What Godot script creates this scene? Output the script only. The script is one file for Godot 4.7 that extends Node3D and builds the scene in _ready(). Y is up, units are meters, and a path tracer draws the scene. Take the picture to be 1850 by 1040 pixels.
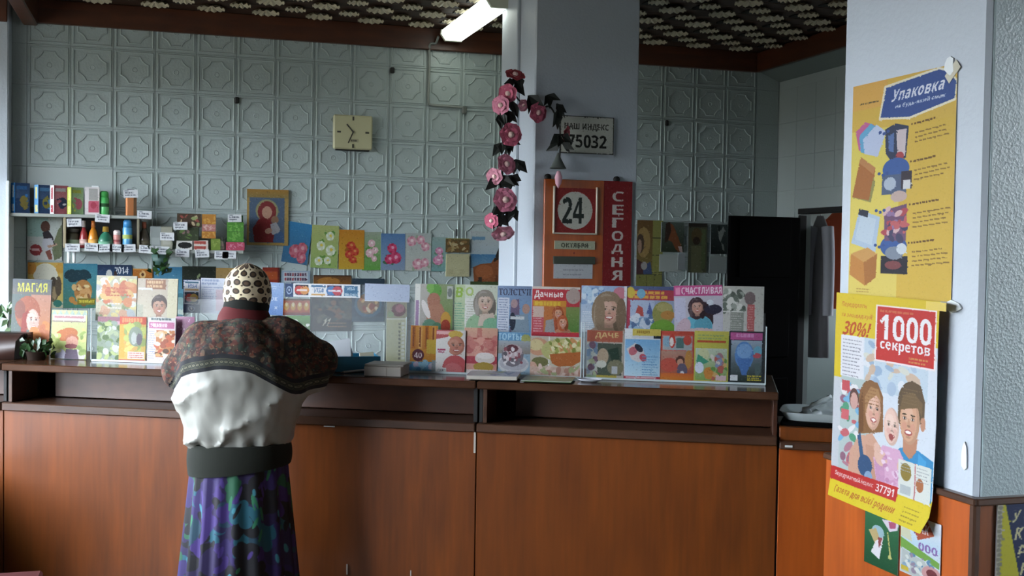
extends Node3D
# Post office counter hall. World axes: -z towards the tiled back wall, +x to the right, y up, metres.
# Things on the counter are placed in the counter's own frame (x along its front, z out towards the customers).

const COUNTER_ORIGIN := Vector3(2.199, 0, -4.176)
const COUNTER_TURN := -0.48468
const PAGE := 2048

var taken := {}
var rng := RandomNumberGenerator.new()
var cf := Transform3D(Basis(Vector3.UP, COUNTER_TURN), COUNTER_ORIGIN)

# ---------- printing: a canvas drawn at twice its size, then set into the shared print sheet
var sheet := Image.create_empty(PAGE, PAGE, false, Image.FORMAT_RGBA8)
var sheet_x := 2
var sheet_y := 2
var sheet_row := 0
var cv: Image
var grit := 0.15   # how mottled the print is
var cw := 0
var ch := 0
var font_bold := SystemFont.new()
var font_plain := SystemFont.new()
var font_serif := SystemFont.new()
var print_mat := StandardMaterial3D.new()
var gloss_print_mat := StandardMaterial3D.new()
var M := {}


func _ready() -> void:
	rng.seed = 7
	view_and_light()
	make_materials()
	build_room()
	build_wall_things()
	build_counter()
	build_counter_things()
	build_pillar_things()
	build_column_things()
	build_back_room_things()
	build_person()
	var tex := ImageTexture.create_from_image(sheet)
	print_mat.albedo_texture = tex
	gloss_print_mat.albedo_texture = tex


func view_and_light() -> void:
	var cam := Camera3D.new()
	cam.name = "camera"
	cam.position = Vector3(0, 1.6, 0)
	cam.rotation_degrees = Vector3(-1.80, -17.07, 0.91)
	cam.fov = 28.31
	cam.near = 0.05
	cam.far = 200.0
	add_child(cam)
	var env := Environment.new()
	var sky := Sky.new()
	var sm := ProceduralSkyMaterial.new()
	sm.sky_top_color = Color(0.85, 0.89, 0.94)
	sm.sky_horizon_color = Color(0.88, 0.91, 0.94)
	sm.sky_energy_multiplier = SKY
	sm.ground_bottom_color = Color(0.35, 0.35, 0.33)
	sm.ground_horizon_color = Color(0.5, 0.5, 0.48)
	sm.ground_energy_multiplier = SKY
	sky.sky_material = sm
	env.background_mode = Environment.BG_SKY
	env.sky = sky
	env.tonemap_mode = Environment.TONE_MAPPER_LINEAR
	env.tonemap_exposure = 1.0
	env.sdfgi_enabled = true
	env.ssao_enabled = true
	env.ssil_enabled = true
	var we := WorldEnvironment.new()
	we.name = "world"
	we.environment = env
	add_child(we)

const SKY := 4.8


# ---------- nodes
func numbered(called: String) -> String:
	if not taken.has(called):
		taken[called] = 0
		return called
	taken[called] += 1
	return "%s_%03d" % [called, taken[called]]


func put(o: Node3D, called: String, parent: Node = null) -> Node3D:
	if parent == null or parent == self:
		o.name = numbered(called)
		add_child(o)
	else:
		o.name = called
		parent.add_child(o, true)
	return o


func tag(o: Node3D, label: String, category: String, group := "") -> Node3D:
	o.set_meta("label", label)
	o.set_meta("category", category)
	if group:
		o.set_meta("group", group)
	return o


func thing(called: String, label: String, category: String, xf := Transform3D(), group := "") -> Node3D:
	var o := Node3D.new()
	put(o, called)
	o.transform = xf
	return tag(o, label, category, group)


func part(st: SurfaceTool, called: String, m: Material, parent: Node, xf := Transform3D()) -> MeshInstance3D:
	var o := MeshInstance3D.new()
	st.set_material(m)
	o.mesh = st.commit()
	put(o, called, parent)
	o.transform = xf
	return o


func shared(mesh: Mesh, called: String, parent: Node, xf: Transform3D) -> MeshInstance3D:
	var o := MeshInstance3D.new()
	o.mesh = mesh
	put(o, called, parent)
	o.transform = xf
	return o


func struct(st: SurfaceTool, called: String, m: Material) -> MeshInstance3D:
	var o := part(st, called, m, self)
	o.set_meta("kind", "structure")
	return o


func at(x: float, y: float, z: float) -> Transform3D:
	return Transform3D(Basis(), Vector3(x, y, z))


# ---------- shapes
func mb() -> SurfaceTool:
	var st := SurfaceTool.new()
	st.begin(Mesh.PRIMITIVE_TRIANGLES)
	st.set_smooth_group(-1)
	return st


func done(st: SurfaceTool) -> SurfaceTool:
	st.generate_normals()
	return st


func tri(st: SurfaceTool, a: Vector3, b: Vector3, c: Vector3, away: Vector3, ua := Vector2(), ub := Vector2(), uc := Vector2()) -> void:
	# wound clockwise as seen from outside; «away» is a point inside the shape
	if (c - a).cross(b - a).dot((a + b + c) / 3.0 - away) < 0.0:
		var t := b
		b = c
		c = t
		var u := ub
		ub = uc
		uc = u
	st.set_uv(ua)
	st.add_vertex(a)
	st.set_uv(ub)
	st.add_vertex(b)
	st.set_uv(uc)
	st.add_vertex(c)


func quad(st: SurfaceTool, a: Vector3, b: Vector3, c: Vector3, d: Vector3, away: Vector3, uv := [Vector2(), Vector2(), Vector2(), Vector2()]) -> void:
	tri(st, a, b, c, away, uv[0], uv[1], uv[2])
	tri(st, a, c, d, away, uv[0], uv[2], uv[3])


func box(st: SurfaceTool, c: Vector3, s: Vector3, r := 0.0, xf := Transform3D()) -> void:
	# a box with chamfered edges; texture coordinates are metres on each face
	var h := s / 2.0
	r = minf(r, minf(h.x, minf(h.y, h.z)) * 0.9)
	var mid := xf * c
	for ax in 3:
		var u := (ax + 1) % 3
		var v := (ax + 2) % 3
		for sg in [-1.0, 1.0]:
			var p := []
			var uv := []
			for k in [[-1.0, -1.0], [1.0, -1.0], [1.0, 1.0], [-1.0, 1.0]]:
				var q := Vector3()
				q[ax] = sg * h[ax]
				q[u] = k[0] * (h[u] - r)
				q[v] = k[1] * (h[v] - r)
				var w := c + q
				p.append(xf * w)
				uv.append(Vector2(w.x, w.y) if ax == 2 else Vector2(w.z, w.y) if ax == 0 else Vector2(w.x, w.z))
			quad(st, p[0], p[1], p[2], p[3], mid, uv)
	if r <= 0.0:
		return
	for ax in 3:   # the twelve edges
		var u := (ax + 1) % 3
		var v := (ax + 2) % 3
		for k in [[-1.0, -1.0], [1.0, -1.0], [1.0, 1.0], [-1.0, 1.0]]:
			var p := []
			for e in [[-1.0, 0], [1.0, 0], [1.0, 1], [-1.0, 1]]:
				var q := Vector3()
				q[ax] = e[0] * (h[ax] - r)
				q[u] = k[0] * (h[u] if e[1] == 0 else h[u] - r)
				q[v] = k[1] * (h[v] - r if e[1] == 0 else h[v])
				p.append(xf * (c + q))
			quad(st, p[0], p[1], p[2], p[3], mid)
	for sx in [-1.0, 1.0]:
		for sy in [-1.0, 1.0]:
			for sz in [-1.0, 1.0]:
				var s3 := Vector3(sx, sy, sz)
				var q := s3 * (h - Vector3(r, r, r))
				tri(st, xf * (c + q + Vector3(sx * r, 0, 0)), xf * (c + q + Vector3(0, sy * r, 0)), xf * (c + q + Vector3(0, 0, sz * r)), mid)


func bx(c: Vector3, s: Vector3, r := 0.0) -> SurfaceTool:
	var st := mb()
	box(st, c, s, r)
	return done(st)


func rings(st: SurfaceTool, rows: Array, closed_ends := true, uv_scale := Vector2(1, 1)) -> void:
	# a smooth skin over rows of points that each go once round
	st.set_smooth_group(0)
	var n: int = rows[0].size()
	var along := 0.0
	var mids := []
	for row in rows:
		var m := Vector3()
		for p in row:
			m += p
		mids.append(m / n)
	for i in rows.size() - 1:
		var away: Vector3 = (mids[i] + mids[i + 1]) / 2.0
		var step: float = (mids[i + 1] - mids[i]).length()
		for j in n:
			var k := (j + 1) % n
			var u0 := float(j) / n * uv_scale.x
			var u1 := float(j + 1) / n * uv_scale.x
			var v0 := along * uv_scale.y
			var v1 := (along + step) * uv_scale.y
			quad(st, rows[i][j], rows[i][k], rows[i + 1][k], rows[i + 1][j], away, [Vector2(u0, v0), Vector2(u1, v0), Vector2(u1, v1), Vector2(u0, v1)])
		along += step
	if closed_ends:
		st.set_smooth_group(-1)
		for e in [0, rows.size() - 1]:
			var away: Vector3 = mids[1] if e == 0 else mids[e - 1]
			for j in n:
				tri(st, mids[e], rows[e][j], rows[e][(j + 1) % n], away)


func circle(c: Vector3, rx: float, rz: float, n: int, b := Basis()) -> Array:
	var row := []
	for j in n:
		var a := TAU * j / n
		row.append(c + b * Vector3(cos(a) * rx, 0, sin(a) * rz))
	return row


func lathe(st: SurfaceTool, profile: Array, n := 20, xf := Transform3D(), uv_scale := Vector2(1, 1)) -> void:
	var rows := []
	for p in profile:
		var row := circle(Vector3(0, p.y, 0), maxf(p.x, 0.0003), maxf(p.x, 0.0003), n)
		rows.append(row.map(func(q): return xf * q))
	rings(st, rows, true, uv_scale)


func tube(st: SurfaceTool, pts: Array, r: float, n := 8, r_end := -1.0) -> void:
	var rows := []
	var side := Vector3.RIGHT
	for i in pts.size():
		var d: Vector3 = (pts[mini(i + 1, pts.size() - 1)] - pts[maxi(i - 1, 0)]).normalized()
		side = (side - d * side.dot(d))
		if side.length() < 0.01:
			side = Vector3.UP - d * d.y
		side = side.normalized()
		var up := d.cross(side)
		var rr := r if r_end < 0.0 else lerpf(r, r_end, float(i) / (pts.size() - 1))
		var row := []
		for j in n:
			var a := TAU * j / n
			row.append(pts[i] + side * cos(a) * rr + up * sin(a) * rr)
		rows.append(row)
	rings(st, rows)


func smooth_path(pts: Array, step := 5) -> Array:
	var c := Curve3D.new()
	for i in pts.size():
		var t: Vector3 = (pts[mini(i + 1, pts.size() - 1)] - pts[maxi(i - 1, 0)]) / 6.0
		c.add_point(pts[i], -t, t)
	var out := []
	for i in pts.size() - 1:
		for k in step:
			out.append(c.sample(i, float(k) / step))
	out.append(pts[-1])
	return out


# ---------- materials
func mat(c: Color, rough := 0.6, metal := 0.0) -> StandardMaterial3D:
	var m := StandardMaterial3D.new()
	m.albedo_color = c
	m.roughness = rough
	m.metallic = metal
	return m


func tinted(hex: String, rough := 0.6) -> StandardMaterial3D:
	var key := "%s %.2f" % [hex, rough]
	if not M.has(key):
		M[key] = mat(Color(hex), rough)
	return M[key]


func grain_image(dark: Color, light: Color, w: int, h: int, fx: float, fy: float, sd: int) -> ImageTexture:
	var im := Image.create_empty(w, h, false, Image.FORMAT_RGB8)
	var a := FastNoiseLite.new()
	a.seed = sd
	a.noise_type = FastNoiseLite.TYPE_SIMPLEX_SMOOTH
	a.frequency = 1.0
	a.fractal_octaves = 4
	var b := FastNoiseLite.new()
	b.seed = sd + 5
	b.frequency = 1.0
	for y in h:
		for x in w:
			# wrapped by blending the two ends
			var tx := float(x) / w
			var ty := float(y) / h
			var v := 0.0
			for k in 2:
				var xx := tx + k
				var wgt := (1.0 - tx) if k == 1 else tx
				v += wgt * (0.62 * a.get_noise_2d(xx * fx, ty * fy) + 0.38 * b.get_noise_2d(xx * fx * 5.0, ty * fy * 1.6))
			im.set_pixel(x, y, dark.lerp(light, clampf(0.5 + 0.95 * v, 0.0, 1.0)))
	return ImageTexture.create_from_image(im)


func bump_image(n: int, freq: float, sd: int, cell := false) -> NoiseTexture2D:
	var f := FastNoiseLite.new()
	f.seed = sd
	f.frequency = freq
	f.noise_type = FastNoiseLite.TYPE_CELLULAR if cell else FastNoiseLite.TYPE_SIMPLEX_SMOOTH
	var t := NoiseTexture2D.new()
	t.width = n
	t.height = n
	t.seamless = true
	t.noise = f
	return t


func wood(tex: Texture2D, rough: float, scale := 1.0) -> StandardMaterial3D:
	var m := StandardMaterial3D.new()
	m.albedo_texture = tex
	m.roughness = rough
	m.uv1_scale = Vector3(scale, scale, scale)
	return m


func make_materials() -> void:
	font_bold.font_names = PackedStringArray(["Droid Sans"])
	font_bold.font_weight = 700
	font_plain.font_names = PackedStringArray(["Droid Sans"])
	font_serif.font_names = PackedStringArray(["Droid Serif"])
	font_serif.font_weight = 700
	sheet.fill(Color(0.8, 0.8, 0.8))
	print_mat.roughness = 0.45
	print_mat.metallic_specular = 0.3
	gloss_print_mat.roughness = 0.34
	gloss_print_mat.metallic_specular = 0.3
	M.tile = mat(Color(0.60, 0.645, 0.635), 0.33)
	M.tile.heightmap_enabled = true
	M.tile.heightmap_texture = bump_image(256, 0.03, 3)
	M.tile.heightmap_scale = 0.12
	M.tile.uv1_triplanar = true
	M.tile.uv1_world_triplanar = true
	M.tile.uv1_scale = Vector3(5, 5, 5)
	M.plain_tile = mat(Color(0.62, 0.655, 0.645), 0.4)
	M.mortar = mat(Color(0.46, 0.50, 0.49), 0.7)
	M.paint = mat(Color(0.66, 0.69, 0.72), 0.5)
	M.paint.heightmap_enabled = true
	M.paint.heightmap_texture = bump_image(512, 0.05, 4)
	M.paint.heightmap_scale = 0.10
	M.paint.uv1_triplanar = true
	M.paint.uv1_world_triplanar = true
	M.paint.uv1_scale = Vector3(1.6, 1.6, 1.6)
	M.rough_paint = mat(Color(0.58, 0.64, 0.65), 0.38)
	M.rough_paint.heightmap_enabled = true
	M.rough_paint.heightmap_texture = bump_image(512, 0.06, 9, true)
	M.rough_paint.heightmap_scale = 0.12
	M.rough_paint.uv1_triplanar = true
	M.rough_paint.uv1_world_triplanar = true
	M.rough_paint.uv1_scale = Vector3(3.0, 3.0, 3.0)
	M.grey_wall = mat(Color(0.42, 0.43, 0.42), 0.8)
	M.floor = mat(Color(0.34, 0.31, 0.27), 0.45)
	var veneer := grain_image(Color(0.355, 0.175, 0.045), Color(0.49, 0.25, 0.065), 512, 512, 9.0, 1.6, 11)
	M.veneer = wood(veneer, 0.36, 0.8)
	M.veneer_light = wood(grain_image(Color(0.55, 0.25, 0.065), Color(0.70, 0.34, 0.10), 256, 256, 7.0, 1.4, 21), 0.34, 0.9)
	var dark := grain_image(Color(0.215, 0.135, 0.09), Color(0.335, 0.225, 0.16), 512, 256, 2.0, 14.0, 31)
	M.dark_wood = wood(dark, 0.34, 0.7)
	M.top_wood = wood(dark, 0.16, 0.7)
	M.fascia = wood(grain_image(Color(0.20, 0.105, 0.06), Color(0.31, 0.175, 0.105), 512, 256, 2.0, 12.0, 37), 0.38, 0.7)
	M.ceiling = wood(grain_image(Color(0.17, 0.10, 0.055), Color(0.27, 0.17, 0.10), 256, 256, 3.0, 10.0, 41), 0.6, 1.0)
	M.trim = wood(grain_image(Color(0.22, 0.105, 0.04), Color(0.33, 0.165, 0.065), 256, 128, 2.0, 12.0, 43), 0.42, 0.6)
	M.petal = mat(Color(0.74, 0.70, 0.60), 0.35)
	M.board_wood = wood(grain_image(Color(0.55, 0.25, 0.05), Color(0.66, 0.32, 0.08), 128, 256, 7.0, 1.5, 47), 0.4, 1.6)
	M.white = mat(Color(0.80, 0.82, 0.82), 0.5)
	M.paper = mat(Color(0.80, 0.82, 0.84), 0.75)
	M.page_edge = mat(Color(0.70, 0.68, 0.64), 0.85)
	M.black = mat(Color(0.016, 0.016, 0.018), 0.45)
	M.black.roughness = 0.75
	M.black.metallic_specular = 0.12
	M.dark = mat(Color(0.05, 0.045, 0.04), 0.7)
	M.metal = mat(Color(0.55, 0.56, 0.57), 0.35, 0.8)
	M.clear = StandardMaterial3D.new()
	M.clear.albedo_color = Color(0.95, 0.98, 1.0, 0.06)
	M.clear.transparency = BaseMaterial3D.TRANSPARENCY_ALPHA
	M.clear.roughness = 0.05
	M.clear.metallic_specular = 0.16
	M.acrylic_edge = mat(Color(0.66, 0.71, 0.72), 0.3)
	M.leaf = mat(Color(0.10, 0.22, 0.07), 0.45)
	M.dark_leaf = mat(Color(0.045, 0.075, 0.05), 0.6)


# ---------- printing
func canvas(w: int, h: int, bg: String) -> void:
	cw = w * 2
	ch = h * 2
	cv = Image.create_empty(cw, ch, false, Image.FORMAT_RGBA8)
	cv.fill(Color(bg))


func X(v: float) -> float:
	return v * cw / 100.0


func Y(v: float) -> float:
	return v * ch / 100.0


func span(y: int, x0: float, x1: float, c: Color) -> void:
	var a := maxi(int(round(x0)), 0)
	var b := mini(int(round(x1)), cw)
	if y >= 0 and y < ch and b > a:
		cv.fill_rect(Rect2i(a, y, b - a, 1), c)


func rect(x: float, y: float, w: float, h: float, c: String) -> void:
	cv.fill_rect(Rect2i(int(X(x)), int(Y(y)), maxi(1, int(X(w))), maxi(1, int(Y(h)))).intersection(Rect2i(0, 0, cw, ch)), Color(c))


func shade(x: float, y: float, w: float, h: float, c0: String, c1: String) -> void:
	# a printed blend from c0 at the top to c1 at the bottom
	var n := maxi(2, int(Y(h)))
	for i in n:
		span(int(Y(y)) + i, X(x), X(x + w), Color(c0).lerp(Color(c1), float(i) / (n - 1)))


func oval(x: float, y: float, rx: float, ry: float, c: String, turn := 0.0) -> void:
	var a := X(rx)
	var b := Y(ry)
	if turn != 0.0:
		var pts := []
		for i in 28:
			var t := TAU * i / 28
			pts.append(Vector2(X(x), Y(y)) + Vector2(cos(t) * a, sin(t) * b).rotated(deg_to_rad(turn)))
		fill_px(pts, Color(c))
		return
	var col := Color(c)
	for yy in range(int(Y(y) - b), int(Y(y) + b) + 1):
		var t := (yy + 0.5 - Y(y)) / b
		if absf(t) < 1.0:
			var d := a * sqrt(1.0 - t * t)
			span(yy, X(x) - d, X(x) + d, col)


func fill_px(pts: Array, c: Color) -> void:
	var lo := 1e9
	var hi := -1e9
	for p in pts:
		lo = minf(lo, p.y)
		hi = maxf(hi, p.y)
	for yy in range(maxi(0, int(floor(lo))), mini(ch - 1, int(ceil(hi))) + 1):
		var xs := []
		var yc := yy + 0.5
		for i in pts.size():
			var a: Vector2 = pts[i]
			var b: Vector2 = pts[(i + 1) % pts.size()]
			if (a.y <= yc) != (b.y <= yc):
				xs.append(a.x + (yc - a.y) / (b.y - a.y) * (b.x - a.x))
		xs.sort()
		for i in range(0, xs.size() - 1, 2):
			span(yy, xs[i], xs[i + 1], c)


func poly(flat: Array, c: String) -> void:
	var pts := []
	for i in range(0, flat.size(), 2):
		pts.append(Vector2(X(flat[i]), Y(flat[i + 1])))
	fill_px(pts, Color(c))


func words(s: String, x: float, y: float, h: float, c: String, w := 0.0, slant := 0.0, font: Font = null, rise := 0.0) -> void:
	# x, y: top left of the lettering; h: its height; w: width to fit (0: as it comes), all in percent
	var tm := TextMesh.new()
	tm.font = font if font else font_bold
	tm.text = s
	tm.font_size = 48
	tm.depth = 0.0
	tm.pixel_size = 1.0
	var v: PackedVector3Array = tm.get_mesh_arrays()[Mesh.ARRAY_VERTEX]
	if v.is_empty():
		return
	var box_ := tm.get_aabb()
	var k := Y(h) / box_.size.y
	var kx := X(w) / box_.size.x if w > 0.0 else k
	var col := Color(c)
	for i in range(0, v.size() - 2, 3):
		var p := []
		for j in 3:
			var q := v[i + j]
			var yy := (box_.end.y - q.y) * k
			var xx := (q.x - box_.position.x) * kx
			p.append(Vector2(X(x) + xx + (Y(h) - yy) * slant, Y(y) + yy - xx * rise))
		fill_px(p, col)


func lines(x: float, y: float, w: float, n: int, dy: float, c: String, thick := 0.35, rise := 0.0) -> void:
	# rows of print too small to read
	for i in n:
		var xx := x
		while xx < x + w * (0.72 + 0.28 * rng.randf()):
			var ln := w * rng.randf_range(0.06, 0.17)
			rect(xx, y + i * dy - (xx - x) * rise, minf(ln, x + w - xx), dy * thick, c)
			xx += ln + w * 0.025


func blotch(x: float, y: float, w: float, h: float, cols: Array, n: int, r: float) -> void:
	for i in n:
		oval(x + w * rng.randf(), y + h * rng.randf(), r * rng.randf_range(0.4, 1.2), r * rng.randf_range(0.3, 0.9), cols[i % cols.size()], rng.randf_range(0, 180))


func flower(x: float, y: float, r: float, c0: String, c1: String, c2: String) -> void:
	var q := float(cw) / ch
	for k in 9:
		var a := TAU * k / 9
		oval(x + cos(a) * r * 0.6, y + sin(a) * r * 0.6 * q, r * 0.42, r * 0.42 * q, c0 if k % 2 else c1)
	oval(x, y, r * 0.55, r * 0.55 * q, c1)
	oval(x + r * 0.1, y - r * 0.1, r * 0.3, r * 0.3 * q, c2)


func head(x: float, y: float, rx: float, ry: float, skin: String, hair: String, turn: float) -> void:
	# a printed face: tones of the skin, brows, eyes, nose, smile
	var c := Color(skin)
	oval(x, y, rx, ry, c.darkened(0.10).to_html(false))
	oval(x - rx * 0.12, y - ry * 0.04, rx * 0.86, ry * 0.92, skin)
	oval(x - rx * 0.22, y - ry * 0.30, rx * 0.55, ry * 0.36, c.lightened(0.12).to_html(false))
	var m := x + rx * turn
	for s in [-1.0, 1.0]:
		oval(m + s * rx * 0.42, y + ry * 0.24, rx * 0.26, ry * 0.16, c.lerp(Color("c8706a"), 0.25).to_html(false))
		oval(m + s * rx * 0.40, y - ry * 0.10, rx * 0.22, ry * 0.09, c.darkened(0.22).to_html(false))
		oval(m + s * rx * 0.40, y - ry * 0.09, rx * 0.15, ry * 0.055, "d8d0cc")
		oval(m + s * rx * 0.40, y - ry * 0.09, rx * 0.085, ry * 0.065, "33261f")
		oval(m + s * rx * 0.42, y - ry * 0.26, rx * 0.24, ry * 0.035, Color(hair).darkened(0.25).to_html(false), s * 6.0)
	poly([m - rx * 0.05, y - ry * 0.10, m + rx * 0.10, y - ry * 0.10, m + rx * 0.17, y + ry * 0.20, m - rx * 0.10, y + ry * 0.22], c.darkened(0.07).to_html(false))
	oval(m + rx * 0.02, y + ry * 0.22, rx * 0.17, ry * 0.05, c.darkened(0.28).to_html(false))
	oval(m, y + ry * 0.50, rx * 0.40, ry * 0.13, "a4504c")
	oval(m, y + ry * 0.485, rx * 0.30, ry * 0.065, "ece2dc")
	oval(m, y + ry * 0.70, rx * 0.24, ry * 0.05, c.darkened(0.15).to_html(false))


func portrait(x: float, y: float, r: float, skin: String, hair: String, top: String, long := true) -> void:
	# head and shoulders; r is half the face's width
	var q := float(cw) / ch
	var dark := Color(hair).darkened(0.25).to_html(false)
	var light := Color(hair).lightened(0.15).to_html(false)
	oval(x, y + r * 3.3 * q, r * 2.5, r * 1.9 * q, top)
	oval(x + r * 0.9, y + r * 3.4 * q, r * 1.5, r * 1.6 * q, Color(top).darkened(0.12).to_html(false))
	if long:
		oval(x - r * 0.15, y + r * 0.3 * q, r * 1.45, r * 1.9 * q, hair)
		oval(x + r * 0.85, y + r * 0.7 * q, r * 0.55, r * 1.4 * q, dark)
		oval(x - r * 1.1, y + r * 0.6 * q, r * 0.3, r * 1.3 * q, light)
	rect(x - r * 0.4, y + r * 0.8 * q, r * 0.8, r * 0.9 * q, Color(skin).darkened(0.18).to_html(false))
	oval(x, y - r * 0.3 * q, r * 1.14, r * 1.3 * q, hair)
	oval(x - r * 0.3, y - r * 0.9 * q, r * 0.6, r * 0.5 * q, light)
	head(x, y + r * 0.12 * q, r * 0.94, r * 1.26 * q, skin, hair, 0.0)
	poly([x - r, y - r * 0.4 * q, x - r * 0.6, y - r * 1.15 * q, x + r * 0.75, y - r * 1.15 * q, x + r * 0.98, y - r * 0.2 * q, x + r * 0.45, y - r * 0.72 * q, x - r * 0.5, y - r * 0.68 * q], hair)


func printed() -> Rect2:
	# softens the drawing a little, sets it into the sheet and returns its place there
	var w := cw / 2
	var h := ch / 2
	for i in cw * ch / 160:
		var p := Vector2i(rng.randi_range(0, cw - 1), rng.randi_range(0, ch - 1))
		var c := cv.get_pixelv(p)
		var v := rng.randf_range(-grit, grit)
		c = c.darkened(-v) if v < 0.0 else c.lightened(v)
		cv.fill_rect(Rect2i(p.x, p.y, rng.randi_range(2, 9), rng.randi_range(2, 7)).intersection(Rect2i(0, 0, cw, ch)), c)
	cv.resize(maxi(8, int(w * 0.7)), maxi(8, int(h * 0.7)), Image.INTERPOLATE_TRILINEAR)
	cv.resize(w, h, Image.INTERPOLATE_CUBIC)
	cv.adjust_bcs(0.86, 0.97, 0.90)
	if sheet_x + w + 3 > PAGE:
		sheet_x = 2
		sheet_y += sheet_row + 3
		sheet_row = 0
	if sheet_y + h > PAGE:
		push_error("the print sheet is full")
	sheet.blit_rect(cv, Rect2i(0, 0, w, h), Vector2i(sheet_x, sheet_y))
	var r := Rect2((sheet_x + 0.5) / PAGE, (sheet_y + 0.5) / PAGE, (w - 1.0) / PAGE, (h - 1.0) / PAGE)
	sheet_x += w + 3
	sheet_row = maxi(sheet_row, h)
	return r


func face_quad(uv: Rect2, w: float, h: float, z: float, bend := 0.0) -> SurfaceTool:
	# a printed face towards +z, its middle at the origin
	var st := mb()
	st.set_smooth_group(0)
	var n := 1 if bend == 0.0 else 6
	for i in n:
		var t0 := float(i) / n
		var t1 := float(i + 1) / n
		var z0 := z - bend * pow(2.0 * t0 - 1.0, 2)
		var z1 := z - bend * pow(2.0 * t1 - 1.0, 2)
		quad(st, Vector3(lerpf(-w, w, t0) / 2, h / 2, z0), Vector3(lerpf(-w, w, t1) / 2, h / 2, z1), Vector3(lerpf(-w, w, t1) / 2, -h / 2, z1), Vector3(lerpf(-w, w, t0) / 2, -h / 2, z0), Vector3(0, 0, -1),
			[Vector2(lerpf(uv.position.x, uv.end.x, t0), uv.position.y), Vector2(lerpf(uv.position.x, uv.end.x, t1), uv.position.y), Vector2(lerpf(uv.position.x, uv.end.x, t1), uv.end.y), Vector2(lerpf(uv.position.x, uv.end.x, t0), uv.end.y)])
	return done(st)


func card_mesh(uv: Rect2, w: float, h: float, d: float, back: Material, m: Material) -> ArrayMesh:
	var body := bx(Vector3(0, 0, -d / 2 - 0.0002), Vector3(w, h, d))
	body.set_material(back)
	var mesh := body.commit()
	var f := face_quad(uv, w, h, 0.0)
	f.set_material(m)
	return f.commit(mesh)


func card(called: String, label: String, category: String, uv: Rect2, c: Vector3, w: float, h: float, opt := {}) -> MeshInstance3D:
	# a printed sheet or board; its printed side looks along +z of «frame»
	var o := MeshInstance3D.new()
	o.mesh = card_mesh(uv, w, h, opt.get("d", 0.002), opt.get("back", M.paper), opt.get("m", print_mat))
	put(o, called)
	var b := Basis.from_euler(Vector3(deg_to_rad(opt.get("lean", 0.0)), deg_to_rad(opt.get("turn", 0.0)), deg_to_rad(opt.get("tilt", 0.0))))
	o.transform = opt.get("frame", Transform3D()) * Transform3D(b, c)
	tag(o, label, category, opt.get("group", ""))
	return o


func magazine(label: String, uv: Rect2, c: Vector3, w: float, h: float, opt := {}) -> Node3D:
	# stands in the counter's frame: cover, page block and back cover
	if opt.has("base"):
		var top := c.y + h / 2
		h = top - opt.base
		c.y = (top + opt.base) / 2
	var b := Basis.from_euler(Vector3(deg_to_rad(opt.get("lean", -3.0)), deg_to_rad(opt.get("turn", 0.0)), deg_to_rad(opt.get("tilt", 0.0))))
	var o := thing("magazine", label, "magazine", cf * Transform3D(b, c), opt.get("group", ""))
	var d: float = opt.get("d", 0.005)
	part(face_quad(uv, w, h, 0.0006, 0.003), "front_cover", gloss_print_mat, o)
	part(bx(Vector3(0, 0, -d / 2 - 0.0035), Vector3(w * 0.992, h * 0.994, d)), "page_block", M.page_edge, o)
	part(bx(Vector3(0, 0, -d - 0.004), Vector3(w, h, 0.0008)), "back_cover", M.paper, o)
	return o

# ---------- the room
func ridge(st: SurfaceTool, pts: Array, w: float, h: float, z: float) -> void:
	# a raised moulding round a closed path in the xy plane
	var n := pts.size()
	var out := []
	for i in n:
		var a: Vector2 = pts[(i + n - 1) % n]
		var b: Vector2 = pts[i]
		var c: Vector2 = pts[(i + 1) % n]
		var d := ((b - a).normalized() + (c - b).normalized()).normalized()
		out.append(Vector2(d.y, -d.x))
	for i in n:
		var k := (i + 1) % n
		var p := [[], []]
		for e in 2:
			var q: Vector2 = pts[i if e == 0 else k]
			var m: Vector2 = out[i if e == 0 else k]
			for s in [[-1.0, 0.0], [-0.4, 1.0], [0.4, 1.0], [1.0, 0.0]]:
				var v: Vector2 = q + m * w * s[0]
				p[e].append(Vector3(v.x, v.y, z + h * s[1]))
		for j in 3:
			quad(st, p[0][j], p[0][j + 1], p[1][j + 1], p[1][j], (p[0][1] + p[1][2]) / 2.0 - Vector3(0, 0, 0.05))


func tile_mesh() -> ArrayMesh:
	var st := mb()
	box(st, Vector3(0, 0, 0.004), Vector3(0.2975, 0.2975, 0.008), 0.0015)
	var e := 0.131
	ridge(st, [Vector2(-e, -e), Vector2(e, -e), Vector2(e, e), Vector2(-e, e)], 0.009, 0.008, 0.008)
	var path := []
	for k in 4:
		var turn := k * PI / 2
		for i in 6:
			var a := PI * 1.5 - PI / 2 * i / 5.0
			var arc := Vector2(0.100, 0.100) + Vector2(cos(a), sin(a)) * 0.06
			path.append(arc.lerp(Vector2(0.100, 0.040).lerp(Vector2(0.040, 0.100), i / 5.0), 0.45).rotated(turn))
	ridge(st, path, 0.0065, 0.007, 0.008)
	var ring := []
	for i in 10:
		ring.append(Vector2(cos(TAU * i / 10), sin(TAU * i / 10)) * 0.017)
	ridge(st, ring, 0.005, 0.003, 0.008)
	st.set_material(M.tile)
	return done(st).commit()


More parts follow.
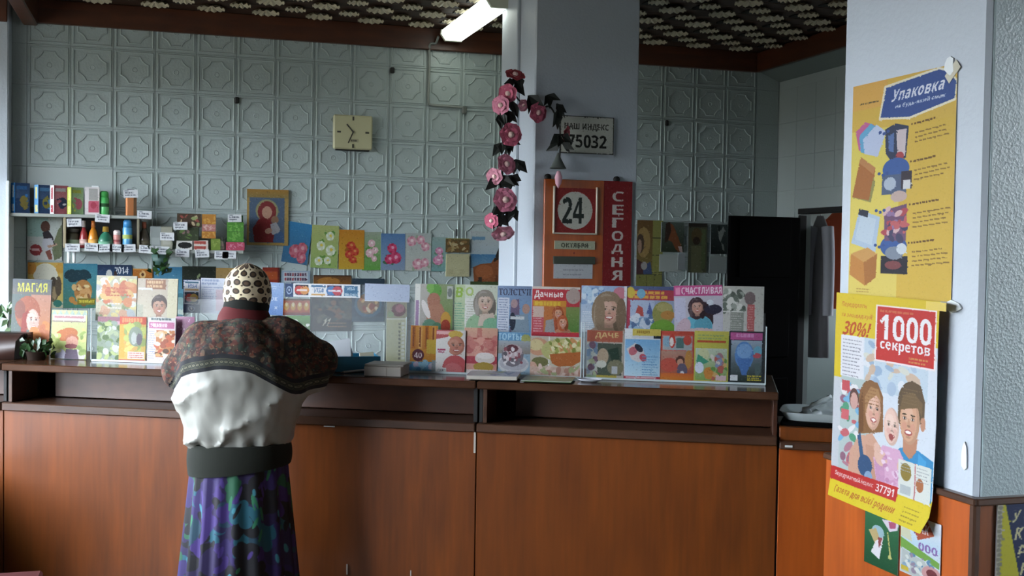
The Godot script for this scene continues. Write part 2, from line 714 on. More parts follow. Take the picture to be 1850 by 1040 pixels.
func petal_mesh(r: float, drop: float, n: int) -> ArrayMesh:
	# a flower of moulded petals that spread out and down from the ceiling
	var st := mb()
	for k in n:
		var a0 := TAU * (k + 0.04) / n
		var a1 := TAU * (k + 0.96) / n
		var am := (a0 + a1) / 2
		var prev := []
		for i in 4:
			var t := i / 3.0
			var rr := r * (0.12 + 0.88 * t)
			var y := -drop * (t * t * 0.55 + t * 0.45)
			var wd := sin(PI * (0.2 + 0.62 * t))
			var l := Vector3(cos(am) * rr, y, sin(am) * rr)
			var side := Vector3(-sin(am), 0, cos(am)) * r * 0.36 * wd
			var row := [l - side + Vector3(0, 0.004, 0), l + Vector3(0, -0.006, 0), l + side + Vector3(0, 0.004, 0)]
			if i > 0:
				for j in 2:
					for f in [Vector3(0, 1, 0), Vector3(0, -1, 0)]:
						var o: Vector3 = f * 0.0015
						quad(st, prev[j] - o, prev[j + 1] - o, row[j + 1] - o, row[j] - o, l + f)
			prev = row
	lathe(st, [Vector2(0.001, -drop * 0.62), Vector2(r * 0.10, -drop * 0.45), Vector2(r * 0.13, -0.001), Vector2(0.001, 0.0)], 8)
	st.set_material(M.petal)
	return done(st).commit()


func build_room() -> void:
	struct(bx(Vector3(1.8, -0.1, -3.5), Vector3(10.8, 0.2, 12.4)), "floor", M.floor)
	var ceil_ := struct(bx(Vector3(1.8, 3.52, -3.5), Vector3(10.8, 0.2, 12.4)), "ceiling", M.ceiling)
	for i in 13:
		var st := bx(Vector3(0, -0.009, 0), Vector3(7.6, 0.018, 0.19), 0.003)
		part(st, "ceiling_board", M.ceiling, ceil_, at(2.2, 3.42, -9.0 + i * 0.2))
	var big := petal_mesh(0.100, 0.027, 12)
	var small := petal_mesh(0.076, 0.023, 12)
	var hole := bx(Vector3(), Vector3(0.10, 0.012, 0.10))
	hole.set_material(M.dark)
	var hole_mesh := hole.commit()
	for i in 16:
		for j in 6:
			var x := -0.86 + i * 0.40
			var z := -8.86 + j * 0.40
			if x < 5.0:
				shared(big, "ceiling_flower", ceil_, at(x, 3.402, z))
			if x + 0.2 < 5.0:
				shared(small, "ceiling_flower", ceil_, at(x + 0.2, 3.398, z + 0.2))
				shared(hole_mesh, "ceiling_vent", ceil_, at(x + 0.2, 3.400, z + 0.06))

	var back := struct(bx(Vector3(1.8, 1.7, -9.25), Vector3(10.4, 3.4, 0.25)), "wall_back", M.mortar)
	var tile := tile_mesh()
	for j in range(-1, 8):
		for i in range(0, 20):
			if j == 3 and i < 2:
				continue
			shared(tile, "wall_tile", back, at(-0.956 + 0.3 * i + 0.15, 3.076 - 0.3 * j - 0.15, -9.124))
		part(bx(Vector3(), Vector3(0.226, 0.2975, 0.009), 0.0015), "wall_tile", M.tile, back, at(5.158, 3.076 - 0.3 * j - 0.15, -9.12))
		part(bx(Vector3(), Vector3(0.100, 0.2975, 0.009), 0.0015), "wall_tile", M.tile, back, at(-1.008, 3.076 - 0.3 * j - 0.15, -9.12))
	part(bx(Vector3(), Vector3(0.597, 0.2975, 0.010), 0.0015), "patch_panel", M.plain_tile, back, at(-0.656, 2.026, -9.12))
	for q in [Vector3(0.547, 2.738, -9.1), Vector3(4.174, 2.738, -9.1), Vector3(1.761, 3.043, -9.1)]:
		part(bx(Vector3(), Vector3(0.035, 0.05, 0.02), 0.008), "wall_plug", M.dark, back, Transform3D(Basis(), q))

	# the left side: a pier next to the back wall, then a row of windows
	var pier := struct(bx(Vector3(-2.26, 1.7, -9.1), Vector3(2.4, 3.4, 0.3), 0.01), "wall_corner", M.paint)
	part(bx(Vector3(-2.26, 3.29, -8.94), Vector3(2.38, 0.2, 0.03), 0.004), "trim_board", M.trim, pier)
	var left := mb()
	box(left, Vector3(-3.55, 0.4, -3.3), Vector3(0.25, 0.8, 11.8))
	box(left, Vector3(-3.55, 3.2, -3.3), Vector3(0.25, 0.44, 11.8))
	for k in 4:
		box(left, Vector3(-3.55, 1.9, -8.85 + k * 2.24), Vector3(0.25, 2.2, 0.28))
	box(left, Vector3(-3.55, 1.9, 0.24), Vector3(0.25, 2.2, 4.72))
	struct(done(left), "wall_left", M.paint)
	for k in 3:
		var w := mb()
		var zc := -7.73 + k * 2.24
		for y in [0.84, 2.94]:
			box(w, Vector3(-3.5, y, zc), Vector3(0.07, 0.07, 1.96), 0.006)
		for z in [-0.945, 0.0, 0.945]:
			box(w, Vector3(-3.5, 1.89, zc + z), Vector3(0.07, 2.1, 0.07), 0.006)
		struct(done(w), "window_%d" % (k + 1), M.white)
	struct(bx(Vector3(1.8, 1.7, 2.6), Vector3(10.8, 3.4, 0.2)), "wall_front", M.grey_wall)

	# the right side with the doorway to a side room
	var right := mb()
	box(right, Vector3(5.325, 1.7, -9.05), Vector3(0.10, 3.4, 0.68))
	box(right, Vector3(5.325, 2.69, -8.28), Vector3(0.10, 1.43, 0.86))
	box(right, Vector3(5.325, 1.7, -4.80), Vector3(0.10, 3.4, 6.1))
	box(right, Vector3(5.325, 1.7, 1.15), Vector3(0.10, 3.4, 3.0))
	box(right, Vector3(5.325, 0.35, -1.05), Vector3(0.10, 0.7, 1.4))
	box(right, Vector3(5.325, 3.2, -1.05), Vector3(0.10, 0.4, 1.4))
	var rw := mb()
	for y in [0.74, 2.96]:
		box(rw, Vector3(5.31, y, -1.05), Vector3(0.07, 0.07, 1.4), 0.006)
	for z in [-1.71, -1.05, -0.39]:
		box(rw, Vector3(5.31, 1.85, z), Vector3(0.07, 2.2, 0.07), 0.006)
	struct(done(rw), "window_4", M.white)
	var wr := struct(done(right), "wall_right", M.plain_tile)
	for j in range(0, 10):
		for i in range(0, 5):
			var y := 3.076 - 0.3 * j - 0.15
			var z := -8.96 + 0.3 * i
			if y < 2.1 and z > -8.8:
				continue
			part(bx(Vector3(), Vector3(0.012, 0.2965, 0.2965), 0.002), "plain_tile", M.plain_tile, wr, at(5.276, y, z))
	var cove := mb()
	var s0 := [Vector3(5.06, 3.235, 0), Vector3(5.276, 3.155, 0), Vector3(5.276, 3.36, 0), Vector3(5.06, 3.36, 0)]
	for i in 4:
		var a: Vector3 = s0[i]
		var b: Vector3 = s0[(i + 1) % 4]
		quad(cove, a + Vector3(0, 0, -9.11), b + Vector3(0, 0, -9.11), b + Vector3(0, 0, -3.0), a + Vector3(0, 0, -3.0), Vector3(5.17, 3.27, -6))
	struct(done(cove), "trim_1", M.mortar)
	struct(bx(Vector3(5.04, 3.31, -6.05), Vector3(0.04, 0.17, 6.1), 0.005), "trim_2", M.trim)
	struct(bx(Vector3(2.06, 3.312, -9.095), Vector3(5.95, 0.175, 0.045), 0.005), "trim_3", M.trim)
	struct(bx(Vector3(-0.93, 3.30, -6.1), Vector3(0.10, 0.20, 5.95), 0.008), "trim_4", M.trim)
	var ann := mb()
	box(ann, Vector3(6.95, 0.5, -8.4), Vector3(0.1, 1.0, 2.6))
	box(ann, Vector3(6.95, 2.4, -8.4), Vector3(0.1, 0.4, 2.6))
	box(ann, Vector3(6.95, 1.6, -9.2), Vector3(0.1, 1.2, 1.0))
	box(ann, Vector3(6.95, 1.6, -7.65), Vector3(0.1, 1.2, 1.1))
	box(ann, Vector3(6.15, 1.3, -9.65), Vector3(1.55, 2.6, 0.1))
	box(ann, Vector3(6.15, 1.3, -7.15), Vector3(1.55, 2.6, 0.1))
	box(ann, Vector3(6.15, 2.65, -8.4), Vector3(1.65, 0.1, 2.6))
	struct(done(ann), "wall_annex", M.grey_wall)
	var fr := mb()
	box(fr, Vector3(5.30, 1.99, -8.28), Vector3(0.07, 0.05, 0.94), 0.006)
	box(fr, Vector3(5.30, 0.98, -8.725), Vector3(0.07, 1.96, 0.035), 0.006)
	box(fr, Vector3(5.30, 0.98, -7.83), Vector3(0.07, 1.96, 0.05), 0.006)
	struct(done(fr), "trim_5", M.dark)
	var dr := part(bx(Vector3(-0.345, 0.965, 0), Vector3(0.69, 1.92, 0.04), 0.004), "door_1", M.black, self, Transform3D(Basis(Vector3.UP, 0.06), Vector3(5.235, 0.01, -8.67)))
	dr.set_meta("kind", "structure")
	var hd := mb()
	box(hd, Vector3(-0.62, 0.98, 0.03), Vector3(0.04, 0.16, 0.012), 0.004)
	tube(hd, [Vector3(-0.62, 1.0, 0.03), Vector3(-0.62, 1.0, 0.07), Vector3(-0.52, 1.0, 0.07)], 0.009, 8)
	part(done(hd), "handle", M.black, dr)
	for y in [0.3, 0.98, 1.66]:
		part(bx(Vector3(-0.345, y, 0.022), Vector3(0.5, 0.5, 0.01), 0.004), "panel", M.black, dr)

	# the two square pillars
	var p := struct(bx(Vector3(2.6625, 1.7, -7.41), Vector3(0.725, 3.4, 0.715), 0.008), "pillar", M.paint)
	part(bx(Vector3(2.288, 1.7, -7.56), Vector3(0.028, 3.4, 0.36), 0.006), "facing_board", M.paint, p)
	var c := struct(bx(Vector3(2.75, 1.7, -3.292), Vector3(0.72, 3.4, 0.772), 0.014), "column", M.paint)
	part(bx(Vector3(2.757, 1.7, -2.904), Vector3(0.70, 3.4, 0.008), 0.003), "plaster_face", M.rough_paint, c)
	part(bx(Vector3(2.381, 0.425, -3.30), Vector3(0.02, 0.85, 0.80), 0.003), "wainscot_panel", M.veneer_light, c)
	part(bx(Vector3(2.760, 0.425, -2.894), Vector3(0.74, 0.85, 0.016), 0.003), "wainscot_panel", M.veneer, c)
	part(bx(Vector3(2.379, 0.43, -2.893), Vector3(0.026, 0.86, 0.028), 0.006), "corner_bead", M.dark_wood, c)
	part(bx(Vector3(2.376, 0.862, -3.29), Vector3(0.032, 0.022, 0.83), 0.004), "cap_rail", M.dark_wood, c)
	part(bx(Vector3(2.76, 0.862, -2.888), Vector3(0.78, 0.022, 0.034), 0.004), "cap_rail", M.dark_wood, c)
	for q in [[Vector3(2.387, 0.982, -2.956), 0.03, 0.11, 0.15], [Vector3(2.387, 1.453, -3.03), 0.09, 0.05, 0.4], [Vector3(2.387, 2.214, -3.078), 0.06, 0.07, 0.7]]:
		var s := mb()
		var n := 9
		var pts := []
		for i in n:
			var a: float = TAU * i / n + q[3]
			var rr := rng.randf_range(0.3, 0.5)
			pts.append(Vector3(-0.003, sin(a) * q[2] * rr, cos(a) * q[1] * rr))
		for i in n:
			tri(s, Vector3(-0.004, 0, 0), pts[i], pts[(i + 1) % n], Vector3(1, 0, 0))
			quad(s, pts[i], pts[(i + 1) % n], pts[(i + 1) % n] + Vector3(0.005, 0, 0), pts[i] + Vector3(0.005, 0, 0), Vector3())
		part(done(s), "bare_patch", M.white, c, Transform3D(Basis(), q[0]))

# ---------- the counter: two upright units and a low flap section at its right end
func counter_unit(x0: float, x1: float, label: String, open_end: bool) -> void:
	var o := thing("counter_unit", label, "counter", cf, "")
	var w := x1 - x0
	var xc := (x0 + x1) / 2
	part(bx(Vector3(xc, 1.0335, -0.345), Vector3(w - 0.004, 0.033, 0.69), 0.004), "countertop", M.top_wood, o)
	part(bx(Vector3(xc + 0.06, 0.945, -0.245), Vector3(w - 0.135, 0.142, 0.02), 0.002), "fascia", M.fascia, o)
	part(bx(Vector3(xc, 0.851, -0.125), Vector3(w - 0.006, 0.038, 0.25), 0.004), "ledge", M.dark_wood, o)
	part(bx(Vector3(xc, 0.45, -0.032), Vector3(w - 0.004, 0.76, 0.02), 0.002), "front_panel", M.veneer, o)
	part(bx(Vector3(xc, 0.035, -0.07), Vector3(w - 0.01, 0.07, 0.02)), "plinth", M.dark, o)
	part(bx(Vector3(x0 + 0.036, 0.944, -0.12), Vector3(0.018, 0.146, 0.2), 0.002), "bracket", M.dark_wood, o)
	part(bx(Vector3(xc, 0.508, -0.60), Vector3(w - 0.003, 1.016, 0.018)), "back_panel", M.dark, o)
	part(bx(Vector3(x1 - 0.012, 0.508, -0.33), Vector3(0.018, 1.016, 0.56), 0.002), "end_panel", M.fascia if open_end else M.dark, o)
	part(bx(Vector3(x0 + 0.012, 0.508, -0.33), Vector3(0.014, 1.016, 0.56)), "end_panel", M.dark, o)


func chip(o: Node, called: String, c: Vector3, s: Vector3) -> void:
	part(bx(c, s, 0.0005), called, M.white, o)


func build_counter() -> void:
	counter_unit(-5.55, -3.285, "far left unit of the varnished brown counter, cut off by the picture's left edge", false)
	counter_unit(-3.285, -1.04, "long varnished counter unit with recessed shelf that the woman leans on", false)
	counter_unit(-1.04, 0.214, "right-hand counter unit with recessed shelf under the eight-magazine rack", true)
	var mid := get_node("counter_unit_001")
	part(bx(Vector3(-1.699, 0.826, -0.018), Vector3(0.05, 0.005, 0.004), 0.0005), "chipped_edge", M.white, mid)
	part(bx(Vector3(-1.047, 0.785, -0.021), Vector3(0.009, 0.09, 0.003), 0.0005), "bare_strip", M.page_edge, mid)
	part(bx(Vector3(-1.611, 0.201, -0.02), Vector3(0.006, 0.045, 0.003), 0.0005), "bare_strip", M.page_edge, mid)
	part(bx(Vector3(-1.322, 0.201, -0.02), Vector3(0.005, 0.03, 0.003), 0.0005), "bare_strip", M.page_edge, mid)
	var lo := thing("counter_flap", "low counter section without upper shelf between tall counter and poster column", "counter", cf)
	part(bx(Vector3(0.545, 0.838, -0.13), Vector3(0.65, 0.030, 0.30), 0.004), "ledge", M.dark_wood, lo)
	part(bx(Vector3(0.545, 0.880, -0.19), Vector3(0.65, 0.054, 0.34), 0.003), "upper_rail", M.veneer, lo)
	part(bx(Vector3(0.545, 0.42, -0.03), Vector3(0.65, 0.80, 0.02), 0.002), "front_panel", M.veneer_light, lo)
	part(bx(Vector3(0.545, 0.42, -0.33), Vector3(0.65, 0.80, 0.018)), "back_panel", M.dark, lo)
	chip(lo, "chipped_edge", Vector3(0.255, 0.837, 0.022), Vector3(0.03, 0.008, 0.003))

# ---------- things on the tiled back wall
func pin(c: Vector3, m: Material, parent: Node) -> void:
	part(bx(c, Vector3(0.012, 0.03, 0.008), 0.003), "clip", m, parent)


func blooms(w: int, h: int, bg0: String, bg1: String, c0: String, c1: String, c2: String, spots: Array, leaf := "4f7a3c") -> Rect2:
	canvas(w, h, bg0)
	shade(0, 0, 100, 100, bg0, bg1)
	for s in spots:
		for k in 3:
			oval(s[0] + rng.randf_range(-16, 16), s[1] + rng.randf_range(-10, 10), s[2] * 0.6, s[2] * 0.22, leaf, rng.randf_range(0, 180))
	for s in spots:
		flower(s[0], s[1], s[2], c0, c1, c2)
	return printed()


func build_wall_things() -> void:
	wall_clock()
	wall_cable()
	lamp_fitting()
	wall_shelf()
	var q: Rect2

	# generic devotional print of a robed mother and child
	canvas(150, 220, "a98a4a")
	shade(0, 0, 100, 16, "a8792f", "8d7a48")
	rect(6, 15, 84, 80, "4d6178")
	oval(48, 38, 27, 20, "8d8c62")
	oval(48, 40, 22, 19, "7b2a2a")
	poly([18, 94, 14, 70, 28, 54, 50, 48, 62, 62, 70, 94], "7d1f20")
	oval(48, 41, 12, 11, "b58a72")
	oval(67, 54, 9, 7, "8d6a50")
	poly([56, 62, 70, 58, 80, 70, 76, 82, 60, 80], "a9a7ac")
	poly([62, 94, 66, 80, 82, 74, 90, 80, 90, 94], "3d5c86")
	oval(52, 74, 9, 5, "b58a72", -25)
	q = printed()
	card("picture", "gilt-edged religious picture of a mother in red holding a child, highest on wall", "picture", q, Vector3(0.788, 1.84, -9.09), 0.318, 0.436, {"d": 0.012, "back": tinted("8a6a2c")})

	# calendars with flowers hung in a row
	var g := "flower calendars hung in a row on the tiled wall"
	q = blooms(130, 170, "2f7fb5", "3a6d94", "b5485c", "c96b7c", "d9a0a4", [[46, 70, 22], [72, 62, 20], [74, 84, 18]])
	card("calendar", "leftmost wall calendar, red roses fanned over a bright blue ground", "calendar", q, Vector3(1.017, 1.644, -9.098), 0.203, 0.322, {"tilt": -8.0, "group": g})
	q = blooms(110, 160, "a9b46a", "8fae5c", "dfe6d8", "c7d2b4", "e3c23c", [[68, 25, 15], [36, 48, 16], [72, 58, 18], [30, 84, 15], [62, 82, 13]], "5d8f3a")
	card("calendar", "wall calendar of white daisies on yellow-green, second from the left", "calendar", q, Vector3(1.234, 1.619, -9.096), 0.214, 0.338, {"tilt": -2.0, "group": g})
	q = blooms(100, 160, "c07a1c", "c7a02c", "b3261e", "c8452c", "d98a4a", [[48, 40, 17], [62, 55, 18], [40, 62, 16], [56, 76, 14]], "a35a1a")
	card("calendar", "wall calendar with red tulips on an orange and gold ground", "calendar", q, Vector3(1.447, 1.6, -9.094), 0.204, 0.314, {"group": g})
	q = blooms(90, 160, "93a08c", "5a9a3c", "cf9aa4", "dcb4b8", "efe0dc", [[50, 30, 18], [66, 48, 16], [40, 55, 20], [60, 70, 14]], "58903c")
	card("calendar", "narrow wall calendar of pale pink blossom above green grass", "calendar", q, Vector3(1.61, 1.59, -9.096), 0.166, 0.306, {"tilt": 2.0, "group": g})
	q = blooms(100, 150, "4e78a8", "7f93ac", "b31f4c", "cc3f68", "e0a0b4", [[46, 40, 20], [60, 66, 24], [36, 70, 20]], "3c6a4a")
	card("calendar", "wall calendar with big magenta roses under a blue sky", "calendar", q, Vector3(1.783, 1.586, -9.092), 0.199, 0.295, {"group": g})
	q = blooms(110, 150, "a7b1ad", "b9bdb4", "c8788c", "d8a0ac", "f0d8d8", [[26, 22, 18], [60, 18, 16], [78, 36, 16], [50, 82, 20], [76, 78, 16]], "93a88c")
	card("calendar", "wall calendar of pink blossom sprays on a pale grey ground", "calendar", q, Vector3(1.988, 1.589, -9.094), 0.22, 0.306, {"group": g})
	q = blooms(70, 150, "8fa9a4", "6c9a9a", "c06a94", "d494b0", "ecd0dc", [[55, 40, 22], [50, 68, 28], [60, 56, 16]], "5f8a6c")
	card("calendar", "slim wall calendar with lilac asters half hidden by tear-off calendar", "calendar", q, Vector3(2.158, 1.573, -9.098), 0.153, 0.28, {"group": g})

	var t := thing("tear_off_calendar", "tear-off calendar with brown carved header and cream pad on hook", "calendar", at(1.8, 0, 0) * Transform3D())
	t.transform = Transform3D()
	canvas(100, 60, "5d4a2a")
	rect(0, 0, 100, 8, "8d8a4a")
	blotch(8, 20, 84, 70, ["8a6a3a", "a08a5a", "6b4a22", "b0a078"], 26, 14)
	q = printed()
	var hd := card_mesh(q, 0.2, 0.115, 0.008, tinted("54431f"), print_mat)
	shared(hd, "header", t, Transform3D(Basis(), Vector3(2.317, 1.648, -9.08)))
	canvas(100, 90, "b9b58a")
	lines(12, 70, 20, 4, 5, "8f8c66")
	lines(58, 70, 22, 4, 5, "8f8c66")
	q = printed()
	var pad := card_mesh(q, 0.195, 0.185, 0.014, tinted("b9b58a"), print_mat)
	shared(pad, "pad", t, Transform3D(Basis(), Vector3(2.32, 1.485, -9.08)))
	part(bx(Vector3(2.306, 1.752, -9.08), Vector3(0.012, 0.06, 0.012), 0.003), "hook", M.dark, t)

	canvas(130, 200, "9fb0b4")
	shade(0, 0, 100, 42, "b4bcb8", "a6b6be")
	rect(4, 10, 38, 6, "5f8cab")
	shade(0, 42, 100, 26, "3f78a6", "6c92a8")
	poly([12, 98, 8, 66, 30, 60, 60, 58, 78, 40, 96, 14, 100, 60, 92, 98], "8a4a26")
	poly([66, 56, 96, 6, 100, 18, 80, 52], "2c211c")
	oval(40, 74, 26, 13, "a05a30")
	poly([20, 100, 24, 84, 34, 84, 34, 100], "3a2a20")
	poly([70, 100, 74, 80, 84, 80, 82, 100], "6a3a20")
	rect(0, 92, 100, 8, "3d4f2a")
	q = printed()
	card("calendar", "large wall calendar with a chestnut horse by blue water, beside the pillar", "calendar", q, Vector3(2.58, 1.543, -9.1), 0.295, 0.449, {})

	# the lower rows of calendars and prints
	var g2 := "picture calendars pinned along the lower wall"
	canvas(110, 130, "d8dcd8")
	shade(0, 0, 100, 100, "c2d0cc", "dad8d4")
	rect(0, 0, 60, 45, "9fc4bc")
	poly([88, 30, 100, 14, 100, 90, 78, 100, 70, 70], "6f7a58")
	oval(52, 22, 13, 13, "5a3526")
	poly([44, 36, 60, 30, 74, 46, 78, 62, 50, 60], "2d2730")
	poly([46, 50, 70, 48, 78, 66, 56, 80, 42, 66], "cfd0dc")
	poly([52, 80, 66, 74, 72, 98, 62, 98], "8f4a3c")
	poly([56, 66, 84, 60, 86, 64, 62, 72], "c59a82")
	oval(25, 76, 17, 13, "98282e")
	rect(14, 73, 22, 6, "d4a0a0")
	q = printed()
	card("poster", "small pale poster of a woman in white with red round stamp", "poster", q, Vector3(-0.831, 1.644, -9.1), 0.24, 0.319, {})

	canvas(110, 130, "d6c070")
	shade(0, 0, 100, 100, "dcae4a", "d9c76c")
	oval(50, 28, 34, 26, "e2dfc8")
	oval(8, 12, 16, 14, "d98f2c")
	oval(92, 12, 14, 12, "d6a03a")
	for s in [[32, 60], [72, 54]]:
		oval(s[0], s[1] + 10, 15, 22, "6a5a40")
		oval(s[0], s[1] - 12, 9, 10, "453a2e")
		oval(s[0] + 3, s[1] + 14, 7, 14, "a08a64")
	oval(86, 52, 9, 22, "5a4c3a")
	rect(0, 86, 100, 14, "c9c4a0")
	oval(84, 90, 12, 8, "2f7a6c")
	q = printed()
	card("calendar", "yellow calendar with meerkats standing against a bright sun", "calendar", q, Vector3(-0.824, 1.3, -9.1), 0.244, 0.337, {"group": g2})

	canvas(120, 150, "2f6f8c")
	shade(0, 0, 100, 100, "3a86a0", "3f7a64")
	for k in 5:
		oval(20 + k * 11, 24 + (k % 2) * 8, 18, 10, "14343e", -30 + k * 14)
	oval(58, 62, 26, 26, "b57a3a")
	oval(64, 70, 18, 18, "d09a5c")
	blotch(20, 50, 60, 40, ["d8b070", "8a5a30", "c0843c", "e0c890"], 18, 9)
	rect(42, 78, 52, 14, "7f7420")
	lines(46, 82, 44, 1, 10, "d8c83c", 0.6)
	q = printed()
	card("calendar", "blue-green calendar with dark bird wings over a golden figure", "calendar", q, Vector3(-0.582, 1.297, -9.098), 0.24, 0.331, {"group": g2})

	canvas(110, 70, "22375c")
	shade(0, 0, 100, 100, "1d2f52", "2e5a7c")
	words("2014", 50, 10, 34, "dfe4e6", 40)
	oval(34, 46, 9, 22, "c8ccc8")
	oval(52, 58, 5, 30, "3a2420")
	blotch(0, 70, 100, 40, ["93b060", "c7c070", "5f86a0"], 14, 12)
	q = printed()
	card("calendar", "navy blue calendar with the year in white at its corner", "calendar", q, Vector3(-0.34, 1.38, -9.1), 0.244, 0.154, {"group": g2})

	canvas(60, 100, "b0641c")
	oval(50, 18, 16, 12, "d9b070")
	oval(50, 18, 7, 5, "5a3016")
	oval(50, 50, 22, 16, "c8843c")
	rect(0, 0, 100, 4, "d08a34")
	q = printed()
	card("calendar", "narrow orange-brown card with round cream emblem between blue calendars", "calendar", q, Vector3(-0.139, 1.304, -9.098), 0.14, 0.252, {"group": g2})

	canvas(90, 150, "4a86a0")
	shade(0, 0, 100, 60, "2f6f94", "5f9cb0")
	blotch(0, 40, 100, 60, ["8fb4b0", "3f7a8c", "9ac0c4", "cfdcd0"], 30, 14)
	q = printed()
	card("calendar", "pale blue seascape calendar behind the cover with a man", "calendar", q, Vector3(0.052, 1.259, -9.102), 0.219, 0.373, {"group": g2})

	canvas(110, 80, "262c24")
	blotch(30, 40, 60, 60, ["8a9a6a", "c0c4ac", "55623c"], 14, 12)
	oval(48, 80, 14, 26, "a09a94")
	q = printed()
	card("calendar", "dark green landscape calendar above the card payment sticker", "calendar", q, Vector3(0.274, 1.365, -9.1), 0.251, 0.175, {"group": g2})
	canvas(90, 80, "a98d5c")
	shade(0, 0, 100, 100, "b8924f", "93805e")
	blotch(10, 40, 80, 50, ["c2a878", "7a6a4a"], 12, 14)
	q = printed()
	card("calendar", "tan calendar half hidden behind the woman's headscarf", "calendar", q, Vector3(0.508, 1.356, -9.1), 0.217, 0.172, {"group": g2})
	canvas(60, 60, "8c2a1c")
	rect(8, 25, 84, 50, "a8481e")
	rect(88, 0, 12, 100, "5a1a16")
	q = printed()
	card("book", "rust-red book cover seen just right of the headscarf", "book", q, Vector3(0.817, 1.387, -9.09), 0.132, 0.126, {"d": 0.02})

	canvas(100, 60, "8fa6bc")
	rect(8, 8, 84, 60, "b9c4cc")
	for y in [14, 40]:
		for k in 9:
			rect(12 + k * 8.6, y, 6.2, 18, "54354c" if k % 3 else "9a3a44")
	oval(42, 88, 16, 20, "2a3050")
	q = printed()
	card("notice", "blue notice card with two rows of dark red lettering", "notice", q, Vector3(1.009, 1.358, -9.1), 0.224, 0.135, {})

	canvas(110, 90, "6d4a22")
	shade(0, 0, 100, 45, "5a3a20", "8d5a24")
	rect(0, 45, 100, 20, "9a6a2c")
	oval(40, 30, 30, 20, "a8702c")
	rect(0, 0, 100, 6, "40281a")
	q = printed()
	card("calendar", "brown autumn landscape calendar just above the row of bank stickers", "calendar", q, Vector3(1.297, 1.31, -9.098), 0.299, 0.167, {"group": g2})
	canvas(120, 100, "3b352c")
	blotch(6, 6, 88, 60, ["4a4438", "5a5446", "2e2a24", "6b4a34", "3f4238"], 46, 14)
	words("11", 24, 62, 22, "b0a68c", 16, 0.5)
	lines(42, 74, 44, 2, 10, "a0714c")
	q = printed()
	card("calendar", "dark brown still-life calendar with pale slanted figures below bank stickers", "calendar", q, Vector3(1.295, 1.082, -9.1), 0.325, 0.269, {"group": g2, "d": 0.006})
	canvas(100, 130, "2c3d4a")
	oval(50, 60, 42, 30, "3d5a6c")
	oval(50, 58, 34, 24, "7a5a38")
	blotch(24, 40, 50, 34, ["b0683a", "c89a5c", "8a3f2a", "d0b890"], 16, 9)
	rect(0, 88, 100, 12, "3a4c58")
	q = printed()
	card("calendar", "dark blue calendar with orange round picture behind the white paper", "calendar", q, Vector3(1.587, 1.196, -9.1), 0.26, 0.347, {"group": g2})
	canvas(80, 60, "a8481e")
	rect(0, 0, 100, 12, "5d3a20")
	for k in 4:
		oval(14 + k * 24, 48, 9, 24, "c9963c")
		oval(14 + k * 24, 36, 5, 12, "e2cf9a")
	rect(0, 84, 100, 16, "7a2a18")
	q = printed()
	card("calendar", "small orange card of gilded figures left of the dark calendar", "calendar", q, Vector3(1.016, 1.142, -9.09), 0.211, 0.131, {"group": g2})
	canvas(70, 60, "6fa04a")
	shade(0, 0, 100, 100, "5f9a3a", "3f6a34")
	blotch(10, 30, 80, 60, ["d8e0cc", "a4c080", "e8ecdc", "4c7a30"], 16, 14)
	q = printed()
	card("calendar", "small green card with white snowdrops above the woman's shoulder", "calendar", q, Vector3(1.031, 1.007, -9.09), 0.186, 0.131, {"group": g2})
	canvas(70, 40, "b4b09a")
	lines(8, 12, 84, 4, 20, "8a8878")
	q = printed()
	card("card", "little cream card low on wall beside the woman's shoulder", "card", q, Vector3(1.086, 0.897, -9.09), 0.095, 0.07, {})

	t = thing("wall_calendar", "cream year calendar with berry picture, left of the tall magazine", "calendar")
	canvas(60, 70, "9a9270")
	oval(58, 60, 34, 30, "6a3438")
	oval(64, 52, 22, 20, "a8646a")
	oval(20, 80, 16, 14, "8fa070")
	q = printed()
	shared(card_mesh(q, 0.165, 0.17, 0.004, M.paper, print_mat), "picture", t, Transform3D(Basis(), Vector3(1.818, 1.135, -9.08)))
	canvas(70, 130, "b4b48c")
	rect(0, 0, 100, 3, "dcdcc8")
	for k in 10:
		rect(58, 10 + k * 8.6, 9, 5, "5c5a48")
		rect(72, 9 + k * 8.6, 14, 6, "d0d0bc")
	q = printed()
	shared(card_mesh(q, 0.17, 0.36, 0.01, tinted("a9a986"), print_mat), "pad", t, Transform3D(Basis(), Vector3(1.821, 0.87, -9.08)))


